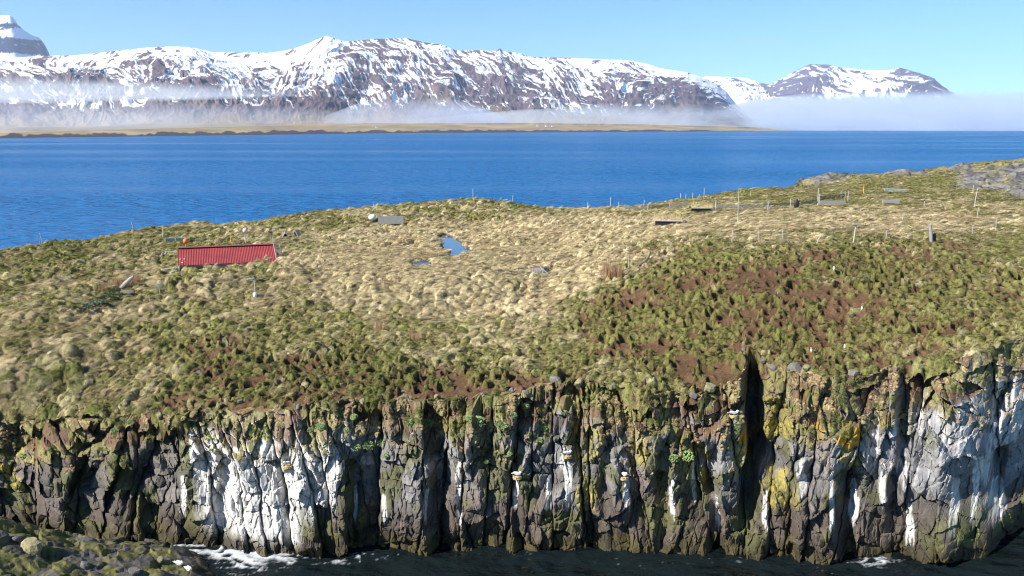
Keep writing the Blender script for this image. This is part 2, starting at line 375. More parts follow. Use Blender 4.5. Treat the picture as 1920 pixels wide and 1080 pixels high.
    straw_c = straw_c * (1 - red) + np.array([.36, .22, .10]) * red
    green_c = np.stack([mix(.150, .275, hue), mix(.165, .265, hue), mix(.040, .085, hue)], -1) * (.65 + .7 * n2[..., None])
    green_c = mix(green_c, np.array([.095, .115, .030]) * (.7 + .6 * n2[..., None]), (sst(600, 720, py) * .35)[..., None])
    c = green_c * (1 - dryf[..., None]) + straw_c * dryf[..., None]
    c = c * (1 - .26 * col * (1 - dryf))[..., None]
    flank = (sst(.75, .25, t1) * sst(.05, .25, t1) * (1 - .6 * rock))[..., None]; c = mix(c, np.stack([.25 + .08 * n2, .19 + .06 * n2, .10 + .03 * n2], -1), flank * .55 * (1 - col[..., None]))
    gap_shade = 1 - np.clip(np.maximum(t1, t2 * .75) * 1.9, 0, 1)
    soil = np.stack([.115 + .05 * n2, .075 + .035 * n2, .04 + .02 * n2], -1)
    c = mix(c, soil * .65, (gap_shade * .66)[..., None])  # soil in the gaps, darkened to paint the shade between tussocks
    dc = np.stack([mix(.080, .140, n1), mix(.045, .078, n1), mix(.025, .045, n1)], -1) * (.75 + .5 * n2[..., None])
    dd = np.maximum(dirt * (1 - .1 * n2), .38 * sst(.2, .7, col) * sst(.40, .60, fbm(X / .45, Y / .45, 3, 48) + .1 * (.5 - t2)))
    c = mix(c, dc, dd[..., None]); c = mix(c, np.array([.04, .025, .016]), (hole * .9)[..., None])  # burrow insides coloured near black: their shade painted into the soil
    rc = np.stack([mix(.07, .19, rk), mix(.065, .18, rk), mix(.062, .175, rk)], -1) * (.55 + .8 * hsh(vi, vj, 6))[..., None]
    lich = (sst(.55, .68, fbm(X / 1.7, Y / 1.7, 4, 110)) * .8)[..., None]; rc = rc * (1 - lich) + np.array([.26, .22, .08]) * lich
    c = mix(c, rc, rock[..., None])
    mud = inside[..., None]; c = mix(c, np.array([.045, .03, .018]), mud)
    return z, c, dryf, dirt, rock, hole, inside, t1, t2, px, py, pd

TH0, TH1 = R_(-41), R_(41)
NC, NR = 1180, 590
th = np.linspace(TH0, TH1, NC)
rim_R = np.interp(th, r_th, r_R); sky_R = np.interp(th, s_th, s_R)
lip = .35 - 1.1 * (fbm(th * 37 / 1.4, th * 0, 4, 5) - .25)
v = np.linspace(0, 1, NR)
Rmax = sky_R + 14
k = v[:, None]
# denser close to the camera: spacing grows with distance
R0 = np.interp(th, b_th, b_R) + .9; R0 = np.convolve(np.pad(R0, 40, mode='edge'), np.ones(81) / 81, 'valid'); Rmax = np.convolve(np.pad(Rmax, 20, mode='edge'), np.ones(41) / 41, 'valid')
RR = R0[None] * ((Rmax / R0)[None] ** (k ** 1.10))
TT = np.broadcast_to(th[None], RR.shape)
GX, GY = RR * np.sin(TT), RR * np.cos(TT)
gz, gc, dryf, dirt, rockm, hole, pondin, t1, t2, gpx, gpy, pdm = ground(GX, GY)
on_land = RR > (rim_R + lip)[None]
edge = np.clip(1 - (RR - (rim_R + lip)[None]) / .8, 0, 1)
gz = gz - (.15 + .7 * fbm(th * 37 / 1.0, th * 0, 3, 6))[None] * edge ** 2.2
GV = np.stack([GX, GY, gz], -1)
gq = grid_q(NR, NC); gq = gq[on_land.ravel()[gq].any(1)]
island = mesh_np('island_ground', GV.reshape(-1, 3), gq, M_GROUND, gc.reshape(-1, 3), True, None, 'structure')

# ------------------------------------------------------------------ cliff: one fractured face, split into its columns and blocks
CNC, CNR, ROLL = 1750, 190, 16
cth = np.linspace(R_(-40.5), R_(40.5), CNC)
cb = np.interp(cth, b_th, b_R); cr = np.interp(cth, r_th, r_R)
crz = mean_ground(cr * np.sin(cth), cr * np.cos(cth))
u = np.linspace(0, 1, CNR)[:, None]
cz = -.9 + u * (crz[None] + .9)
prof = np.where(u < .74, .40 * (u / .74) ** 1.2, .40 + .60 * np.clip((u - .74) / .26, 0, 1) ** 1.15)
wobg = .010 * (fbm(u * 3 + 0 * cth[None], u * 2 + 0 * cth[None], 3, 931) - .5) * 2 + .004 * (fbm(u * 14 + 0 * cth[None], cth[None] * 120 + 0 * u, 2, 932) - .5)
cr2 = np.interp(cth[None] + wobg * sst(1, .75, u), r_th, r_R)
gully = sst(3.7, 4.6, cr2 - cb[None]) * sst(.18, .42, u); cr2 = mix(np.minimum(cr2, cb[None] + 2.6), cr2, np.maximum(sst(.18, .42, u), 0)); prof = prof * (1 - gully) + u ** .22 * gully
cR = cb[None] + (cr2 - cb[None]) * prof
cT = np.broadcast_to(cth[None], cR.shape)
s = cT * 37.0
cpx, cpy = proj(cR * np.sin(cT), cR * np.cos(cT), cz)
def cells(sx_, sz_, seed, w, h, warp, jit=.9):
    ww = s + warp * (fbm(s / 2, cz / 1.5, 3, seed) - .5) * 2; hh = cz + .5 * (fbm(s / .9, cz / 2.0, 3, seed + 5) - .5) * 2
    f1, f2, cx, cy, ci, cj = worley(ww / w, hh / h, seed, jit)
    return f1, f2 - f1, (ww / w - cx) * w, (hh / h - cy) * h, ci, cj
def prism(lx, a, b): return -np.maximum(a * lx, -b * lx)
upper = sst(.45, .9, np.broadcast_to(u, cR.shape)); leftr = sst(430, 250, cpx)
def line_cells(x, seed, jit, off=0):
    i0 = np.floor(x); f1 = np.full(x.shape, 9.); f2 = np.full(x.shape, 9.); cc_ = np.zeros(x.shape); id_ = np.zeros(x.shape)
    for k_ in (-1, 0, 1):
        g = i0 + k_; p_ = g + .5 + (hsh(g, off + 0 * g, seed) - .5) * jit; d_ = np.abs(x - p_); n_ = d_ < f1
        f2 = np.where(n_, f1, np.minimum(f2, d_)); f1 = np.where(n_, d_, f1); cc_ = np.where(n_, p_, cc_); id_ = np.where(n_, g, id_)
    return f2 - f1, cc_, id_
sw_ = s + .30 * (fbm(s / 3.5, cz / 3, 3, 201) - .5) * 2 + (cz - 3) * .34 * (vn(s / 3, s * 0, 202) - .5) * 2 + .16 * (fbm(s / .35, cz / .35, 3, 203) - .5)
_, c0, i0_ = line_cells(sw_ / 4.4, 210, 1.0); wide = hsh(i0_, i0_ * 0, 213) > .5
ea, ca, ci = line_cells(sw_ / 1.0, 204, 1.0); eq, cq, cj_ = line_cells(sw_ / 2.1, 214, 1.0)
ea = np.where(wide, eq * 1.45, ea * .69); ca = np.where(wide, cq * 2.1, ca) / 1.45; ci = np.where(wide, cj_ + 400, ci)
zw_ = cz + .35 * (fbm(s / 1.0, cz / 2.0, 3, 205) - .5) * 2 + (sw_ - ca * 1.45) * 1.3 * (hsh(ci, ci * 0, 206) - .5)
eb, cb_, cj = line_cells(zw_ / 2.3 + hsh(ci, ci * 0, 207), 208, 1.0, ci)
lx = sw_ - ca * 1.45; lz = zw_ - (cb_ - hsh(ci, ci * 0, 207)) * 2.3
e1 = np.minimum(ea * .8, eb * 2.6)
h_a = hsh(ci, cj, 1); h_b = hsh(ci, cj, 2); h_c = hsh(ci, cj, 3)
d = (hsh(i0_, i0_ * 0, 211) - .5) * .6 + (sw_ - c0 * 4.4) * (hsh(i0_, i0_ * 0, 212) - .35) * .30 + (h_a - .5) * .70 + (hsh(ci, ci * 0, 209) - .5) * .40 + prism(lx - (h_b - .35) * .7, .12 + .75 * h_c, .05 + .40 * h_b) + lz * (h_a - .55) * .40 - .38 * np.exp(-(e1 / .035) ** 1.3)
tl = (hsh(ci, cj, 220) - .5) * 1.1
s2_ = s + tl * cz + .10 * (fbm(s / .3, cz / .3, 3, 221) - .5) + .12 * (fbm(s / 1.2, cz / 1.2, 2, 222) - .5)
e2a, c2, di = line_cells(s2_ / .55, 223, 1.0, ci)
z2_ = cz + (s2_ - c2 * .55) * 1.6 * (hsh(di, ci, 224) - .5) + .10 * (fbm(s / .3, cz / .3, 3, 225) - .5)
e2b, c3, dj = line_cells(z2_ / .85 + hsh(di, ci, 226), 227, 1.0, di * 13 + ci)
lx = s2_ - c2 * .55; lz = z2_ - (c3 - hsh(di, ci, 226)) * .85; e2 = np.minimum(e2a, e2b * 1.6); dj = dj + 31 * cj
k_a = hsh(di, dj, 1); k_b = hsh(di, dj, 2); k_c = hsh(di, dj, 3)
d += (.75 + .6 * upper + 1.0 * leftr) * ((k_a - .5) * .36 + prism(lx - (k_b - .4) * .25, .05 + .7 * k_c, .35 * k_b) + lz * (k_c - .55) * .50 - .13 * np.exp(-(e2 / .05) ** 1.3))
f1, e3, lx, lz, ei, ej = cells(s, cz, 243, .22, .46, .10, 1.0)
m_a = hsh(ei, ej, 1)
d += (1.1 + .7 * upper) * ((m_a - .5) * .10 + lx * (hsh(ei, ej, 2) - .5) * .9 + lz * (hsh(ei, ej, 3) - .5) * .6 - .03 * np.exp(-(e3 / .06) ** 1.3))
d += .5 * (fbm(s / 4.2, cz / 9, 3, 260) - .5) + .10 * (fbm(s * 2.2, cz * 1.3, 5, 262, .6) - .5)
d += leftr * 1.5 * (ridged(s / 2.4, cz / 5, 3, 266) - .6)
# deep clefts between buttresses: pixel column, width, depth, from / to pixel row
clefts = [(40, 34, 1.2, 780, 960), (165, 32, 1.5, 820, 1000), (285, 26, 1.2, 850, 1020), (322, 14, .7, 790, 930), (420, 12, .8, 870, 1040), (545, 14, .5, 860, 960), (660, 10, .6, 880, 1020), (820, 19, 1.5, 800, 1030), (972, 8, .9, 780, 1010), (1132, 12, .9, 830, 960), (1240, 12, 1.0, 830, 1040), (1338, 12, 1.3, 840, 1040), (1412, 16, 1.5, 670, 860), (1457, 24, 1.9, 770, 900), (1590, 16, 1.3, 900, 1050), (1640, 11, .9, 800, 930), (1730, 20, 1.2, 700, 880), (1868, 12, .8, 700, 880)]
for X0, w_, dep, y0, y1 in clefts:
    xx = cpx - X0 - 14 * (fbm(cz / 1.4, cz * 0 + X0, 3, 280) - .5) * 2
    d -= .65 * dep * np.exp(-np.abs(xx / w_) ** 3) * sst(y0 - 25, y0 + 20, cpy) * sst(y1 + 30, y1 - 15, cpy)
# stepped blocks standing forward at the foot
foot = sst(.42, .30, np.broadcast_to(u, cR.shape) + .10 * (hsh(ci, cj * 0, 14) - .5) * 2)
d += .55 * foot * (.35 + hsh(ci, cj * 0, 15))
d += .9 * sst(1480, 1500, cpx) * sst(1590, 1570, cpx) * sst(905, 925, cpy) + .7 * sst(1690, 1760, cpx) * sst(930, 960, cpy - .12 * (cpx - 1750)) * sst(1960, 1850, cpx)
f1, e4, lx, lz, fi, fj = cells(s, cz, 291, 1.7, 1.9, .3); ft = sst(1.9, .8, cz + 1.4 * (hsh(fi, fi * 0, 16) - .5))
d = mix(d, .25 + (hsh(fi, fj, 1) - .5) * .8 + prism(lx - .2, .35 * hsh(fi, fj, 2), .3) - .35 * lz * hsh(fi, fj, 3) - .25 * np.exp(-(e4 / .05) ** 1.3) + .6 * (d - fbm(s / 1.5, cz / 1.5, 2, 292)), ft * .6)
toe = sst(1690, 1790, cpx) * sst(2.5, .2, cz + .8 * (hsh(fi, fj, 4) - .5) - .0016 * (cpx - 1750)); d = d + .9 * toe
d *= sst(1.02, .93, u) * .75 + .25
RRc = cR - d
cX, cY = RRc * np.sin(cT), RRc * np.cos(cT)
# roll the top back under the turf
k2 = (np.arange(1, ROLL + 1) / ROLL)[:, None]
RT = RRc[-1][None] + k2 * ((cr + 1.1)[None] - RRc[-1][None]); tX, tY = RT * np.sin(cth)[None], RT * np.cos(cth)[None]
tZ = mix(cz[-1][None], mean_ground(tX, tY) - .22, k2 ** .5) + .22 * (fbm(tX * 1.4, tY * 1.4, 3, 290) - .5) * (1 - k2)
CX = np.concatenate([cX, tX]); CY = np.concatenate([cY, tY]); CZ = np.concatenate([cz, tZ])
CZ[:CNR] += .06 * (fbm(s * 3, cz * 3, 2, 299) - .5)
# paint of the rock
def region(px_, py_, cx_, cy_, rx_, ry_): return np.exp(-(((px_ - cx_) / rx_) ** 2 + ((py_ - cy_) / ry_) ** 2) ** 1.5)
g_v = .150 + .10 * (k_a - .5) + .08 * (h_a - .5) + .05 * (m_a - .5)
c = np.stack([g_v * 1.02, g_v * .975, g_v * .935], -1)
low = sst(880, 960, cpy + 60 * (fbm(s / 1.5, cz / 2, 3, 301) - .5) + 25 * (h_b - .5))
low = np.maximum(low, .75 * leftr)
brown = np.stack([.052 + .055 * k_a * m_a, .040 + .038 * k_a * m_a, .030 + .027 * k_a * m_a], -1)
c = mix(c, brown, (low * .92)[..., None])
warm = sst(.5, .75, fbm(s / 1.1, cz / 3, 3, 303))[..., None] * (1 - .6 * low[..., None]); c = c * (1 - .5 * warm) + np.array([.19, .135, .10]) * .5 * warm
lil = (sst(1600, 1720, cpx) * sst(930, 820, cpy))[..., None]; c = mix(c, np.array([.27, .265, .28]) * (.6 + .7 * k_a[..., None]), lil * .8)
moss = sst(.54, .66, fbm(s / .9, cz / 1.3, 4, 305) + .10 * leftr + .10 * region(cpx, cpy, 900, 870, 120, 90) - .08 * sst(1300, 1700, cpx))[..., None]
c = c * (1 - .75 * moss) + np.array([.085, .085, .028]) * .75 * moss
# lichen
lz_ = np.zeros(cpx.shape)
for a in [(1120, 790, 42, 70), (1105, 870, 28, 90), (1205, 790, 30, 80), (1310, 880, 26, 50), (1325, 800, 22, 40), (1372, 760, 30, 40), (1434, 800, 26, 80), (1480, 800, 26, 60), (1540, 800, 50, 50), (1600, 830, 34, 50), (1640, 770, 40, 40), (828, 800, 20, 45), (1390, 850, 40, 40), (1240, 740, 40, 40), (1460, 920, 40, 30), (1290, 840, 30, 40), (40, 880, 40, 40)]: lz_ = np.maximum(lz_, region(cpx, cpy, *a))
ln = fbm(s / .35, cz / .6, 4, 307)
li = sst(.54, .62, ln * .70 + .18 * lz_ + .14 * fbm(s / .06, cz / .06, 2, 308) + .34 * (k_c - .45))[..., None] * sst(.05, .4, lz_)[..., None]
li = li * (.45 + .55 * sst(.40, .62, fbm(s / .10, cz / .12, 3, 333)))[..., None]
c = c * (1 - .9 * li) + np.stack([.22 + .12 * ln, .18 + .10 * ln, .035 + .03 * ln], -1) * .9 * li
oz = np.zeros(cpx.shape)
for a in [(1400, 838, 26, 34), (1595, 822, 26, 28), (1540, 800, 12, 18)]: oz = np.maximum(oz, region(cpx, cpy, *a))
oi = (sst(.55, .60, fbm(s / .22, cz / .22, 4, 309) * .8 + .20 * oz) * sst(.2, .6, oz))[..., None]
c = c * (1 - oi) + np.array([.50, .25, .02]) * oi
# bird droppings: washes and streaks down the face
wash = np.zeros(cpx.shape)
for a in [(470, 870, 105, 150, 1.0), (400, 830, 70, 70, .8), (500, 970, 60, 70, .9), (590, 880, 60, 90, .7), (640, 800, 60, 50, .5), (1800, 800, 70, 110, .95), (1850, 840, 50, 60, .9), (1890, 780, 40, 120, .75), (1745, 790, 40, 120, .55), (1690, 850, 50, 90, .5), (1630, 830, 40, 70, .5), (1270, 780, 40, 40, .4)]:
    wash = np.maximum(wash, a[4] * region(cpx, cpy, *a[:4]))
sn = fbm(s / .16, cz / 2.4, 4, 311) * .6 + fbm(s / .8, cz / 2.6, 3, 313) * .4
wh = sst(.56, .70, sn * .75 + .25 * fbm(s / .06, cz / .35, 3, 316) + .26 * wash + .17 * sst(660, 600, cpx) * sst(330, 400, cpx) - .075 * sst(1500, 1600, cpx) + .09 * (k_a - .5) + .09 * (h_b - .5) + .05 * (m_a - .5)) * sst(.1, .5, wash)
for X0, Y0, w_, Ln in [(720, 925, 8, 45), (800, 915, 7, 35), (966, 885, 11, 55), (1058, 850, 12, 40), (1028, 905, 10, 35), (1175, 895, 10, 60), (1065, 880, 12, 60), (1560, 890, 7, 110), (1600, 920, 14, 60), (1502, 860, 12, 70), (1345, 930, 7, 80), (1705, 950, 14, 60), (1870, 905, 26, 50), (1790, 900, 16, 70), (1828, 900, 10, 60), (668, 930, 6, 60), (860, 860, 8, 160), (1260, 910, 9, 60), (345, 900, 10, 70), (1435, 930, 8, 70), (480, 930, 40, 90), (1840, 860, 24, 40), (1655, 880, 10, 60), (1300, 880, 7, 70)]:
    st = np.exp(-np.abs((cpx - X0 - 5 * (fbm(cz / .5, cz * 0 + X0, 2, 315) - .5)) / (w_ * .8 * (.6 + .5 * sst(Y0, Y0 + Ln, cpy)))) ** 3) * sst(Y0 - 6, Y0 + 4, cpy) * sst(Y0 + Ln + 40, Y0 + Ln * .4, cpy)
    wh = np.maximum(wh, sst(.42, .62, st * .55 + fbm(s / .07, cz / .6, 4, 317) * .55 - .05) * sst(.05, .3, st))
wh = np.clip(wh, 0, 1) * (1 - .55 * np.exp(-e3 / .05))
wt = .30 + .46 * fbm(s / .12, cz / .6, 4, 319) + .14 * (k_b - .5)
c = mix(c, np.stack([wt, wt * .965, wt * .91], -1), (wh * .93)[..., None])
tm = (toe * sst(.40, .56, fbm(s / .6, cz / .4, 4, 328)))[..., None]; c = mix(c, np.stack([.085 + .05 * k_a, .10 + .05 * k_a, .022 + .01 * k_a], -1), tm * .9)
# wet foot with weed
wet = sst(1.05, .25, cz + .7 * (fbm(s / .7, s * 0, 3, 321) - .5))[..., None]
c = mix(c, np.stack([.030 + .05 * m_a * k_a, .024 + .038 * m_a * k_a, .012 + 0 * m_a], -1), wet * .93)
# soil and turf creeping over the top
gx1 = np.gradient(np.stack([RRc * np.sin(cT), RRc * np.cos(cT), cz], -1), axis=1); gx2 = np.gradient(np.stack([RRc * np.sin(cT), RRc * np.cos(cT), cz], -1), axis=0); cnz = np.cross(gx1, gx2); cnz = (cnz / (np.linalg.norm(cnz, axis=-1, keepdims=True) + 1e-12))[..., 2]
tn = fbm(s / .7, cz / .6, 4, 323); uf = sst(.62, .98, u + .20 * (tn - .5))
top = (sst(.30, .75, uf * .75 + .45 * cnz + .5 * (tn - .5)) * sst(.55, .75, np.broadcast_to(u, cR.shape)))[..., None]
tsoil = np.stack([.095 + .05 * k_a, .055 + .025 * k_a, .032 + .012 * k_a], -1); tgr = np.stack([.13 + .08 * k_b, .115 + .07 * k_b, .035 + .03 * k_b], -1)
c = mix(c, mix(tsoil, tgr, sst(.47, .55, fbm(s / .5, cz / .4, 3, 325))[..., None]), top * .92)
soilc = np.stack([.10 + .06 * fbm(tX * 2, tY * 2, 3, 326), .06 + .04 * fbm(tX * 2, tY * 2, 3, 327), .035 + 0 * tX], -1)
cc = np.concatenate([c, mix(c[-1][None], soilc, (k2 ** .4)[..., None])])
CV = np.stack([CX, CY, CZ], -1).reshape(-1, 3); ccf = cc.reshape(-1, 3)
Q = grid_q(CNR + ROLL, CNC)
cid = np.full((CNR + ROLL, CNC), -1, np.int64); cid[:CNR] = (ci + 500).astype(np.int64) * 1000 + (cj + 100).astype(np.int64)
qi = cid.reshape(-1)[Q[:, 0]]
inview = (cpx > -10) & (cpx < 1930)
fid, cnt = np.unique(cid[:CNR][inview & (cz > -.1)], return_counts=True)
keep = fid[cnt > 260]; keep = keep[np.argsort(-cnt[cnt > 260])][:290]
rest = ~np.isin(qi, keep)
def sub(sel):
    q = Q[sel]; ids, inv = np.unique(q, return_inverse=True); return CV[ids], inv.reshape(q.shape), ccf[ids]
a_, b_, c_ = sub(rest)
cliff = mesh_np('cliff', a_, b_, M_CLIFF, c_, False, None, 'structure')
order = np.argsort(qi, kind='stable'); qs = qi[order]
for kid in keep:
    lo, hi = np.searchsorted(qs, kid), np.searchsorted(qs, kid, 'right')
    a_, b_, c_ = sub(order[lo:hi]); mesh_np('rock_column', a_, b_, M_CLIFF, c_, False, cliff)

# ------------------------------------------------------------------ loose stones showing through the turf above the cliff (parts of it)
def rock_mesh(name, seed, m, n=10, k=7):
    r = np.random.default_rng(seed); b = MB().ball((0, 0, 0), 1, n, k)
    P_ = np.array([tuple(q) for q in b.v]); ns = r.normal(size=(9, 3)); ns /= np.linalg.norm(ns, axis=1)[:, None]
    for nn in ns:
        h = P_ @ nn; lim = r.uniform(.45, .8); over = np.maximum(h - lim, 0); P_ -= over[:, None] * nn
    me = bpy.data.meshes.new(name); me.from_pydata([tuple(q) for q in P_], [], b.f); me.materials.append(m); return me
rock_me = [rock_mesh('stone', i, ROCKM if i % 4 else LICH) for i in range(8)]
stones = [(575, 722, 26), (600, 705, 14), (545, 740, 18), (520, 715, 12), (640, 720, 12), (372, 700, 14), (380, 735, 14), (1040, 712, 26), (1085, 735, 20), (960, 730, 14), (985, 745, 12), (1300, 742, 18), (1330, 725, 26), (1430, 685, 14), (1448, 690, 18), (1490, 690, 26), (1515, 690, 20), (1600, 700, 26), (1810, 625, 26), (1838, 632, 20), (1870, 652, 18), (1760, 660, 14), (710, 742, 16), (760, 745, 14), (820, 742, 16), (905, 738, 16), (280, 770, 14), (450, 752, 14), (300, 790, 16), (410, 740, 11), (1150, 722, 12), (560, 765, 13), (680, 755, 15), (1395, 655, 10), (430, 712, 10)]
for i, (px, py, w_) in enumerate(stones):
    x, y, z = march(px, py); r = w_ / F * depth(x, y, z) * .52
    o = bpy.data.objects.new('stone', rock_me[i % 8]); COL.objects.link(o); o.parent = cliff
    o.location = (x, y, z - r * .22); o.scale = (r * random.uniform(.9, 1.25), r * random.uniform(.7, 1), r * random.uniform(.7, 1)); o.rotation_euler = (random.uniform(-.4, .4), random.uniform(-.4, .4), random.uniform(0, 6))

# ------------------------------------------------------------------ grass: tufts scattered over the ground (nobody could count them)
def tuft(n, reach, rise, w, seg, seed):
    r = np.random.default_rng(seed); vs = []; fs = []
    for i in range(n):
        a = r.normal(0, .75); R0 = reach * r.uniform(.5, 1.1); H = rise * r.uniform(.7, 1.2); dr = np.array([math.cos(a), math.sin(a)]); sd = np.array([-dr[1], dr[0]]) * w * .5 * r.uniform(.7, 1.4)
        o = r.normal(size=2) * reach * .18; b = len(vs)
        for j in range(seg + 1):
            t = j / seg; q = o + dr * R0 * t ** 1.2; z = H * (2.1 * t - 1.5 * t * t); kk = (1 - t ** 2 * .85)
            vs.append((*(q - sd * kk), z)); vs.append((*(q + sd * kk), z))
        for j in range(seg): fs.append((b + 2 * j, b + 2 * j + 1, b + 2 * j + 3, b + 2 * j + 2))
    return vs, fs
def scatter(name, P_, N_, sc, colr, tv, tf, label):
    n = len(P_); me = bpy.data.meshes.new(name)
    tv = np.array(tv, np.float32); allv = np.concatenate([tv, P_.astype(np.float32)])
    me.from_pydata(allv.tolist() if False else [tuple(x) for x in tv], [], tf)
    me.vertices.add(n); me.vertices.foreach_set('co', allv.ravel())
    def at(nm, tp, arr, key):
        a = me.attributes.new(nm, tp, 'POINT'); a.data.foreach_set(key, np.ascontiguousarray(arr, np.float32 if key != 'value' or tp != 'BOOLEAN' else bool).ravel())
    k0 = len(tv); z3 = np.zeros((k0, 3))
    at('blade', 'BOOLEAN', np.r_[np.ones(k0, bool), np.zeros(n, bool)], 'value')
    # tilt towards the surface normal, then a random turn
    rz = -.55 + .9 * (fbm(P_[:, 0] / 1.5, P_[:, 1] / 1.5, 2, 640) - .5) * 2 + rng.normal(0, .55, n); nx, ny, nz = N_.T
    # euler XYZ: turn about z first is not possible with euler xyz order, so the tilt is set in the turned frame
    lx_ = nx * np.cos(rz) + ny * np.sin(rz); ly_ = -nx * np.sin(rz) + ny * np.cos(rz)
    tx = -np.arctan2(ly_, nz) * .8; ty = np.arctan2(lx_, nz) * .8
    at('rot', 'FLOAT_VECTOR', np.concatenate([z3, np.stack([tx, ty, rz], 1)]), 'vector')
    at('scl', 'FLOAT_VECTOR', np.concatenate([z3, sc]), 'vector')
    c4 = np.ones((k0 + n, 4)); c4[k0:, :3] = colr; at('tcol', 'FLOAT_COLOR', c4, 'color')
    me.materials.append(M_GRASS)
    o = bpy.data.objects.new(name, me); COL.objects.link(o); o['kind'] = 'stuff'; o['label'] = label; o['category'] = 'grass'
    ng = bpy.data.node_groups.new(name + '_scatter', 'GeometryNodeTree')
    ng.interface.new_socket('Geometry', in_out='INPUT', socket_type='NodeSocketGeometry'); ng.interface.new_socket('Geometry', in_out='OUTPUT', socket_type='NodeSocketGeometry')
    N = ng.nodes.new; l = ng.links.new
    gi, go, sp, ip = N('NodeGroupInput'), N('NodeGroupOutput'), N('GeometryNodeSeparateGeometry'), N('GeometryNodeInstanceOnPoints')
    sp.domain = 'POINT'
    def na(nm, tp):
        q = N('GeometryNodeInputNamedAttribute'); q.data_type = tp; q.inputs['Name'].default_value = nm; return q.outputs['Attribute']
    e2r = N('FunctionNodeEulerToRotation')
    l(gi.outputs[0], sp.inputs['Geometry']); l(na('blade', 'BOOLEAN'), sp.inputs['Selection'])
    l(sp.outputs['Selection'], ip.inputs['Instance']); l(sp.outputs['Inverted'], ip.inputs['Points'])
    l(na('rot', 'FLOAT_VECTOR'), e2r.inputs[0]); l(e2r.outputs[0], ip.inputs['Rotation']); l(na('scl', 'FLOAT_VECTOR'), ip.inputs['Scale'])
    l(ip.outputs[0], go.inputs[0])
    md = o.modifiers.new('scatter', 'NODES'); md.node_group = ng
    return o
# surface normals of the ground sheet
du = np.gradient(GV, axis=1); dv = np.gradient(GV, axis=0); GN_ = np.cross(du, dv); GN_ /= np.linalg.norm(GN_, axis=-1, keepdims=True) + 1e-12
def pick(weight, n):
    w_ = weight.ravel(); idx = rng.choice(w_.size, n, p=w_ / w_.sum()); i, j = np.divmod(idx, NC)
    i = np.clip(i, 0, NR - 2); j = np.clip(j, 0, NC - 2); a = rng.random(n)[:, None]; b = rng.random(n)[:, None]
    def bl(A): return A[i, j] * (1 - a) * (1 - b) + A[i, j + 1] * a * (1 - b) + A[i + 1, j] * (1 - a) * b + A[i + 1, j + 1] * a * b
    return bl(GV), GN_[i, j], gc[i, j], RR[i, j], i, j
colony = sst(-35, 45, sdf(gpx, gpy, C_COL)); colony2 = sst(-20, 30, sdf(gpx, gpy, C_COL2))
vis = ((gpx > -160) & (gpx < 2080)).astype(float)
base_w = vis * on_land * sst(.15, -.1, pdm) * (1 - np.clip(pondin * 3, 0, 1)) * (1 - .93 * rockm) * (1 - hole)
tt = np.clip(np.maximum(t1, t2) * 1.6, 0.15, 1)
p_, n_, c_, r_, i_, j_ = pick(base_w * (1 - .96 * dirt) * tt * (.25 + .75 * dryf), 210000)
nn = len(p_); size = (rng.uniform(.7, 1.35, nn) * np.clip(r_ / 55, .75, 1.6))
colr = c_ * rng.uniform(.70, 1.45, (nn, 1)) * rng.uniform(.95, 1.05, (nn, 3))
tv, tf = tuft(11, .20, .085, .017, 3, 5)
scatter('dry_grass', p_ - .02 * n_, n_, np.stack([size, size, size * rng.uniform(.6, 1.3, nn)], 1), colr, tv, tf, 'straw coloured drooping grass over the island tussocks')
p_, n_, c_, r_, i_, j_ = pick(base_w * (1 - .95 * dirt) * tt * (1.05 - dryf), 170000)
nn = len(p_)
# turf on ledges of the cliff
cdu = np.gradient(np.stack([CX, CY, CZ], -1), axis=1); cdv = np.gradient(np.stack([CX, CY, CZ], -1), axis=0); cn = np.cross(cdu, cdv); cn /= np.linalg.norm(cn, axis=-1, keepdims=True) + 1e-12
uu = np.concatenate([np.broadcast_to(u, cR.shape), np.ones(tX.shape)])
led = sst(.15, .6, cn[..., 2]) * sst(.62, .90, uu + .25 * (fbm(CX / 1.2, CZ / .8, 3, 411) - .5) * 2) * (fbm(CX / .7, CZ / .5, 2, 412) > .46)
idx = rng.choice(led.size, 26000, p=led.ravel() / led.sum())
lp = np.stack([CX, CY, CZ], -1).reshape(-1, 3)[idx]; ln_ = cn.reshape(-1, 3)[idx]
lc = mix(np.array([.11, .13, .035]), np.array([.42, .33, .17]), sst(.42, .6, fbm(lp[:, 0] / .8, lp[:, 2] / .6, 2, 413) )[:, None])
p_ = np.concatenate([p_, lp]); n_ = np.concatenate([n_, ln_]); c_ = np.concatenate([c_, lc]); r_ = np.r_[r_, np.full(len(lp), 45.0)]; nn = len(p_)
size = (rng.uniform(.6, 1.25, nn) * np.clip(r_ / 55, .75, 1.6))
size = np.r_[size[:170000] * (1 - .5 * sst(.1, .4, np.maximum(colony, colony2)[i_, j_])), size[170000:]]
colr = c_ * rng.uniform(.65, 1.45, (nn, 1)) * rng.uniform(.95, 1.05, (nn, 3))
tv, tf = tuft(11, .15, .065, .017, 2, 6)
scatter('green_grass', p_ - .02 * n_, n_, np.stack([size, size, size * rng.uniform(.6, 1.2, nn)], 1), colr, tv, tf, 'short green grass and moss over the slope and cliff edge')

# ------------------------------------------------------------------ ponds
M_POND = mat('pond_water', (.008, .045, .12), .03)
for p in pond_world:
    cx_ = sum(q[0] for q in p) / len(p); cy_ = sum(q[1] for q in p) / len(p)
    me = bpy.data.meshes.new('pond'); me.from_pydata([(cx_ + (q[0] - cx_) * 1.3, cy_ + (q[1] - cy_) * 1.3, POND_Z) for q in p], [], [list(range(len(p)))]); me.materials.append(M_POND)
    o = bpy.data.objects.new('pond', me); COL.objects.link(o); o['kind'] = 'structure'

